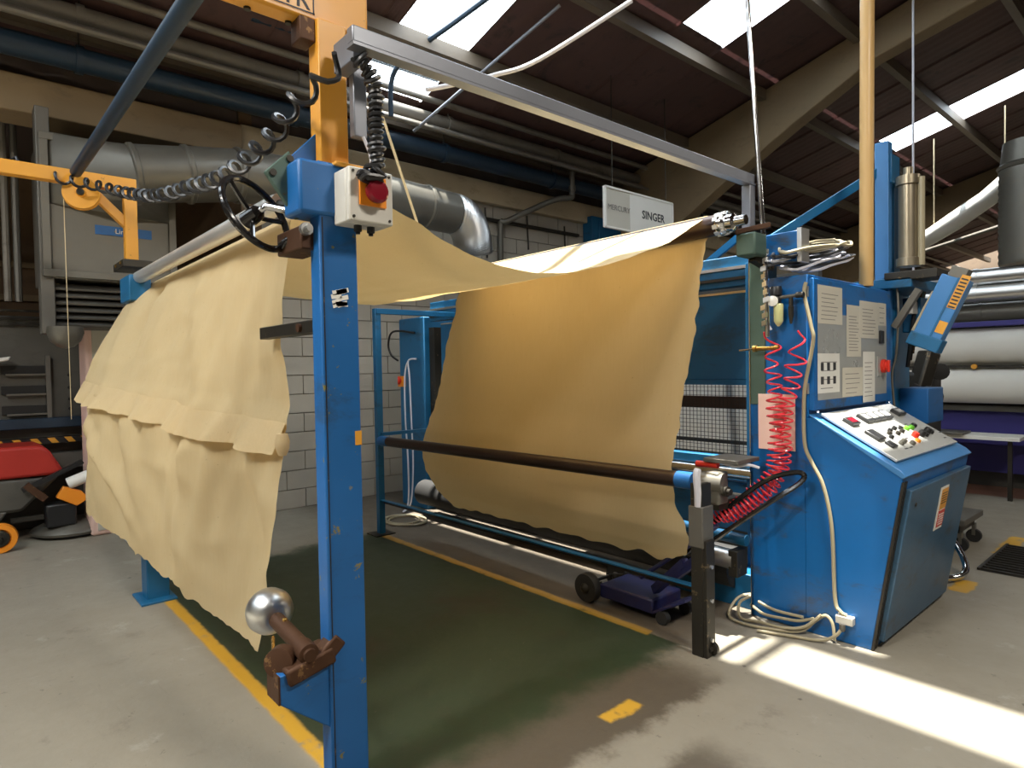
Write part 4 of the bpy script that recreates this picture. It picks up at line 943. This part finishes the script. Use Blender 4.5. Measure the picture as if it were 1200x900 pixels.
for i, (a, b) in enumerate(((.24,.46),(.07,.15))): mb().obox(pa+da*((a+b)/2)+sn*.055+fy*.0515, (da, sn, fy), ((b-a)/2,.026,.0015)).build('warning_label','yellow',ac,label='yellow warning label')
lm = mb()
for i in range(9): lm.obox(pa+da*(.25+.023*i)+sn*.055+fy*.0535, (da,sn,fy), (.005,.02,.0006))
lm.build('label_print','print',ac)
mb().obox(pb+da*.03, (da,sn,fy), (.035,.05,.05)).build('end_cap','galv',t,bevel=.004)
mb().beam(pa+V((-.10,-.02,0)), pb+V((-.12,-.03,-.08)), .04, .03).build('link_rod','cable',t)
mb().beam(pa+V((-.20,.02,.1)), pb+V((-.22,0,-.05)), .05, .04).build('link_rod','galv',t)
t = thing('winding_unit','blue and dark winding unit crowded behind the cabinet','machine',(-1.8,5.4,0))
mb().box(-2.05,-1.70,5.1,5.7,0,2.10).build('unit_body','blue_far',t,bevel=.01)
mb().box(-1.62,-1.42,5.15,5.5,1.1,1.35).build('blue_box','blue',t,bevel=.008)
mb().box(-2.0,-1.45,4.9,5.6,2.05,2.12).build('top_plate','blue_far',t,bevel=.006)
for i in range(5): mb().tube([(-1.55,5.15+.05*i,1.5+.05*i),(-1.50,5.2+.04*i,2.1)], .014, 8).build('hydraulic_line',['black','dark_steel','rust','green_grey','galv'][i],t)
mb().box(-1.60,-1.48,5.2,5.5,1.75,2.0).build('valve_block','blue_far',t,bevel=.01)
mb().box(-1.54,-1.50,5.10,5.25,1.88,1.97).build('terminal_box','white_plastic',t,bevel=.004)
c = mb().tube(smooth_path([(-1.56,4.95,2.12),(-1.54,4.93,1.9),(-1.55,4.92,1.6),(-1.58,4.93,1.45),(-1.56,4.92,1.2)],5), .008, 7).build('grey_cable','galv'); tag(c,'pale grey cable hanging down right of the noticeboard cabinet','cable')
t = thing('tall_pole','tall chrome pole leaning beside the upper roller','pole',(-1.8,3.5,1.7))
mb().tube([(-1.79,3.56,1.70),(-1.80,3.55,2.16),(-1.868,3.5,3.64),(-1.93,3.46,5.0),(-1.96,3.44,roof_z(-1.96)-.05)], .014, 12).build('pole_tube','chrome',t)
random.seed(4)
for i in range(10): mb().obox((-1.795+random.uniform(-.01,.01),3.54,1.78+.045*i), ((1,random.uniform(-.4,.4),.3),(0,1,0),(0,0,1)), (.015,.012,.014)).build('foil_wrap','alu',t)
t = thing('brace_frame','blue lattice brace on the machine top behind the upper roller','brace',(-2.3,4.2,2.2))
mb().beam((-2.75,4.3,2.24),(-2.2,4.1,2.46),.02,.05).build('brace_bar','blue_far',t)
mb().beam((-3.1,4.3,2.26),(-2.0,4.3,2.26),.06,.08).build('brace_bar','blue_far',t)

# ------------------------------------------------------------------ floor level things
t = thing('floor_dolly','low indigo floor dolly with black wheels under the bottom rail','dolly',(-2.5,3.2,0))
mb().box(-2.72,-2.30,3.12,3.42,.045,.135).build('deck','indigo',t,bevel=.012)
mb().prism([(-2.30,3.12,.05),(-2.30,3.40,.05),(-2.10,3.36,.16),(-2.10,3.16,.16)],(0,0,.02)).build('tow_plate','indigo',t,bevel=.004)
for i,(x,y,r) in enumerate(((-2.80,3.10,.095),(-2.80,3.42,.095))): 
    wv_ = mb().lathe((x,y,r),(0,1,0),[(-.03,r*.5),(-.03,r*.95),(-.02,r),(.02,r),(.03,r*.95),(.03,r*.5)],28).build('wheel','rubber',t)
    mb().lathe((x,y-.032,r),(0,-1,0),[(0,.035),(.01,.03),(.02,.012)],14).build('wheel_hub','dark_steel',wv_)
for y in (3.14,3.38):
    wv_ = mb().lathe((-2.24,y,.04),(0,1,0),[(-.02,.02),(-.02,.04),(.02,.04),(.02,.02)],18).build('castor','rubber',t)
mb().tube([(-2.72,3.14,.13),(-2.84,3.14,.10),(-2.84,3.38,.10),(-2.72,3.38,.13)], .012, 8).build('axle_frame','dark_steel',t)
mb().beam((-2.34,3.2,.17),(-2.02,3.05,.44),.04,.05).build('tow_handle','indigo',t)

# floor scrubber at the far left
t = thing('floor_scrubber','grey floor scrubber with red lid and orange wheel by the left edge','cleaning machine',(-7.3,.1,0))
mb().prism([(-7.35,-.9,.30),(-7.35,.45,.30),(-7.35,.74,.60),(-7.35,-.9,.62)],(-.55,0,0)).build('tank','machine_grey',t,bevel=.03)
mb().prism([(-7.33,-.9,.62),(-7.33,.79,.61),(-7.33,.66,.86),(-7.33,.58,.90),(-7.33,-.9,.92)],(-.55,0,0)).build('lid','red_vinyl',t,bevel=.03,label='red lid')
mb().prism([(-7.35,-.9,.10),(-7.35,.2,.10),(-7.35,.35,.32),(-7.35,-.9,.32)],(-.5,0,0)).build('chassis','galv_dark',t,bevel=.02)
wv_ = mb().lathe((-7.13,.27,.13),(1,0,0),[(-.04,.08),(-.04,.125),(.0,.135),(.04,.125),(.04,.085),(.02,.08)],28).build('wheel','orange',t,label='orange tyred wheel')
mb().lathe((-7.10,.27,.13),(1,0,0),[(0,.075),(.01,.07),(.02,.025),(.04,.02)],18).build('wheel_hub','dark_steel',wv_)
mb().lathe((-7.55,.86,.03),(0,0,1),[(0,.34),(.025,.35),(.05,.33),(.10,.22),(.12,.08)],36).build('brush_deck','galv',t)
mb().lathe((-7.55,.86,.005),(0,0,1),[(0,.30),(.03,.30)],36).build('brush','rubber',t)
mb().box(-7.5,-7.3,.62,.86,.12,.34).build('motor','black',t,bevel=.02)
mb().prism([(-7.28,.70,.40),(-7.28,.86,.30),(-7.28,.96,.36),(-7.28,.90,.44),(-7.28,.76,.50)],(-.08,0,0)).build('orange_bracket','orange',t,bevel=.008)
mb().tube([(-7.3,.80,.52),(-7.25,1.05,.62)], .055, 16).build('white_canister','white',t)
mb().beam((-7.3,.45,.50),(-7.3,.92,.72),.04,.04).build('lift_arm','black',t)
mb().beam((-7.3,.48,.55),(-7.3,.62,.40),.06,.06).build('lift_bracket','rust',t)
mb().box(-7.32,-7.28,.36,.60,.22,.26).build('link','dark_steel',t)
# grey machine with recessed handles behind it
t = thing('grey_press','dark grey machine with recessed handle slots and blue rail at the left','machine',(-8.5,.2,0))
mb().box(-9.3,-8.05,-1.6,1.30,0,2.15).build('body','machine_grey',t,bevel=.01)
for z in (2.06,2.12,2.2): mb().box(-8.05,-8.02,-1.6,1.30,z-.012,z+.012).build('top_rail','dark_steel',t)
for i, z in enumerate((1.60,1.40,1.20)):
    mb().box(-8.05,-8.03,.36,.72,z-.035,z+.05).build('handle_recess','black',t)
    mb().box(-8.03,-7.99,.40,.72,z-.05,z-.03).build('handle_slot','galv',t,bevel=.003)
mb().box(-8.05,-7.98,.72,.76,1.1,1.75).build('upright_strip','galv_dark',t)
for z in (1.2,1.3,1.42,1.55): mb().lathe((-8.05,.92,z),(1,0,0),[(0,.018),(.01,.018)],10).build('bolt','black',t)
mb().box(-8.05,-7.9,-1.6,1.40,1.02,1.12).build('blue_rail','pipe_blue',t,bevel=.006)
mb().box(-8.05,-7.88,-1.6,1.35,.60,.76).build('grey_ledge','galv_dark',t,bevel=.006)
hz = mb().box(-8.0,-7.875,-1.6,1.35,.865,.925).build('hazard_strip','black',t,label='black and yellow hazard stripe rail')
for i in range(20):
    y = -1.5+i*.14; mb().prism([(-7.873,y,.868),(-7.873,y+.06,.868),(-7.873,y+.02,.922),(-7.873,y-.04,.922)],(.0015,0,0)).build('yellow_stripe','yellow',hz)
c = mb().prism([(-7.98,-.1,1.58),(-7.98,.42,1.70),(-7.98,.44,1.74),(-7.98,-.1,1.66)],(.12,0,0)).build('white_sheet','white',None,bevel=.01); tag(c,'crumpled white sheet hanging over the grey machine at the left edge','sheet')
t = thing('padded_bale','tall pale pink wrapped cloth bale standing behind the hanging cloth','bale',(-7.4,1.3,0))
mb().box(-7.6,-7.2,.955,1.75,0,2.03).build('bale_body','pink_paper',t,bevel=.03)
mb().box(-7.199,-7.19,1.01,1.75,.05,2.0).build('wrap_sheet','paper',t,bevel=.01)

c = mb().prism([(-7.5,1.12,2.03),(-7.5,1.18,2.12),(-7.5,1.35,2.17),(-7.5,1.6,2.15),(-7.5,1.7,2.03)],(.26,0,0)).build('folded_cloth','maroon',bevel=.03); tag(c,'folded maroon cloth lying on top of the pink bale','cloth')
# ------------------------------------------------------------------ right background: cloth rolling machine
t = thing('cloth_rolls_machine','long rolling machine with violet rail far right of the console','machine',(-3,9.3,0))
mb().box(-7,1.6,8.92,9.02,1.925,1.985).build('violet_rail','purple',t,bevel=.005)
mb().box(-7,1.6,9.3,9.4,.2,.95).build('violet_panel','purple',t)
mb().box(-7,1.6,9.2,9.35,.93,1.0).build('grey_rail','galv',t,bevel=.005)
mb().box(-7,1.6,9.1,9.3,.55,.62).build('violet_panel','purple',t,bevel=.005)
mb().box(-7,1.6,9.5,9.6,0,2.4).build('back_sheet','machine_grey',t)
mb().box(-7,1.6,8.95,9.0,1.452,1.478).build('dark_rail','dark_steel',t)
mb().box(-3.2,-1.5,8.5,8.95,.66,.70).build('side_table','white',t,bevel=.004)
mb().box(-2.5,-2.0,8.45,8.8,.70,.73).build('tray','galv',t,bevel=.004)
for x in (-6.9,-4.2,1.5): mb().box(x-.06,x+.06,9.02,9.2,0,1.98).build('stand_post','purple',t)
for x, y in ((-3.1,8.6),(-1.6,8.6)): mb().box(x-.02,x+.02,y-.02,y+.02,0,.66).build('table_leg','dark_steel',t)
mb().lathe((-2.0,8.95,1.465),(0,-1,0),[(0,.03),(.03,.03)],10).build('small_latch','yellow',t)
for z, l_ in ((1.695,'white cloth roll on the right machine, upper of the two'),(1.245,'white cloth roll on the right machine, lower of the two')):
    c = mb().tube([(-4.0,9.1,z),(1.4,9.1,z)], .215, 32).build('cloth_roll','fabric_roll'); tag(c,l_,'cloth roll','cloth rolls on the right machine')
for z, r, mt, l_ in ((2.50,.095,'alu','upper bright silver duct tube across the right background'),(2.31,.095,'alu','lower bright silver duct tube across the right background'),(2.10,.115,'galv','dull grey duct tube above the violet rail'),):
    t = thing('duct_tube', l_, 'duct', (-2,9.2,z))
    mb().tube([(-6,9.25 if r > .1 else 9.0,z),(1.6,9.25 if r > .1 else 9.0,z)], r, 24).build('tube_run', mt, t)
    for x in (-3.4,-2.0,-.9): mb().lathe((x,9.25 if r > .1 else 9.0,z),(1,0,0),[(-.02,r),(-.02,r*1.07),(.02,r*1.07),(.02,r)],24).build('joint_band', mt, t)
t = thing('vertical_duct','fat ribbed grey vertical duct at the right edge','duct',(-1.5,9.2,2.6))
prof = []
for i in range(31): prof.append((i*.036, .27+.010*(i % 2)))
mb().lathe((-1.55,9.2,2.62),(0,0,1),prof,32).build('ribbed_section','galv',t)
mb().lathe((-1.55,9.2,3.70),(0,0,1),[(0,.285),(.03,.30),(.06,.265),(.30,.24)],32).build('upper_section','galv',t)
# dark trimming machine between the console and rolls
t = thing('trimming_unit','dark oily trimming unit between the console and the white rolls','machine',(-1.9,7.0,0))
mb().box(-2.15,-1.74,6.1,6.7,.5,1.45).build('unit_body','rubber',t,bevel=.03)
mb().beam((-1.86,5.95,.75),(-1.70,6.2,1.62),.14,.12).build('side_casting','dark_steel',t,bevel=.02)
mb().beam((-1.70,5.9,1.35),(-1.95,5.85,.95),.08,.06).build('lever','rubber',t,bevel=.01)
mb().lathe((-1.66,6.05,1.25),(.5,-1,0),[(0,.09),(.05,.09),(.06,.03),(.09,.03)],18).build('drive_pulley','dark_steel',t)
mb().lathe((-1.72,5.95,1.02),(.5,-1,0),[(0,.06),(.06,.055)],16).build('drive_pulley','galv',t)
mb().lathe((-1.66,6.3,1.45),(.5,-1,0),[(0,.07),(.05,.07),(.06,.02)],16).build('drive_pulley','rubber',t)
mb().box(-2.14,-1.96,6.2,6.4,0,.6).build('leg','dark_steel',t)
mb().tube(smooth_path([(-1.72,5.92,1.2),(-1.79,5.88,1.1),(-1.75,5.88,.98),(-1.67,5.9,.9)],5), .016, 8).build('white_hose','white_cable',t)
# trolley, grating, metal pipe at console's far corner
t = thing('small_trolley','low grey metal trolley on castors right of the console','trolley',(-1.55,6.3,0))
mb().box(-1.85,-1.40,6.0,6.55,.22,.27).build('deck','galv_dark',t,bevel=.006)
mb().box(-1.80,-1.45,6.05,6.5,.15,.22).build('under_frame','dark_steel',t)
for x in (-1.78,-1.45):
    for y in (6.08,6.48):
        k_ = mb().lathe((x,y,.055),(0,1,0),[(-.02,.02),(-.02,.055),(.02,.055),(.02,.02)],16).build('castor','rubber',t)
        mb().box(x-.012,x+.012,y-.025,y+.025,.06,.16).build('castor_fork','galv',k_)
mb().lathe((-1.72,6.02,.27),(0,0,1),[(0,.06),(.05,.06),(.06,.03),(.15,.03)],14).build('small_motor','white_plastic',t)
c = mb().tube(smooth_path([(-1.45,5.5,.35),(-1.38,5.5,.25),(-1.28,5.42,.13),(-1.24,5.30,.05),(-1.30,5.14,.035),(-1.42,5.02,.035)],6), .022, 12).build('flexible_conduit','chrome'); tag(c,'shiny flexible metal conduit curling at the console corner','conduit')
t = thing('floor_grating','dark ribbed floor grating set in the concrete at the right','grating',(-.5,6.0,0))
mb().box(-1.24,.4,5.62,6.52,0.001,.004).build('pit_floor','rubber',t)
for i in range(13): mb().box(-1.24,.4,5.63+i*.072,5.648+i*.072,.004,.016).build('grating_bar','dark_steel',t)
for x in (-1.24,.38): mb().box(x,x+.02,5.62,6.53,.004,.018).build('grating_edge','dark_steel',t)
# rolled white plastic sail hanging under the roof far right
t = thing('plastic_banner','long roll of white plastic film slung under the roof at far right','film',(-3.2,13,3.6))
mb().tube([(-3.8,13,3.58),(-3.2,13,3.92),(-2.75,13,4.20),(-2.3,13,4.55)], [.13,.16,.15,.17], 14).build('film_roll','film',t)
for x, z in ((-3.5,3.75),(-2.5,4.4)): mb().tube([(x,13,z),(x,13,roof_z(x)-.1)], .01, 6).build('sling','rope',t)
c = mb().tube([(-4.2,12.5,3.25),(-2.0,12.5,3.75)], .03, 8).build('hall_pipe','pipe'); tag(c,'thin pipe below the white plastic film roll','pipe')
c = mb().tube([(-2.35,8.0,5.78),(-2.35,8.0,2.4)], .012, 8).build('drop_wire','white_cable'); tag(c,'thin white vertical conduit right of the blue mast','conduit')
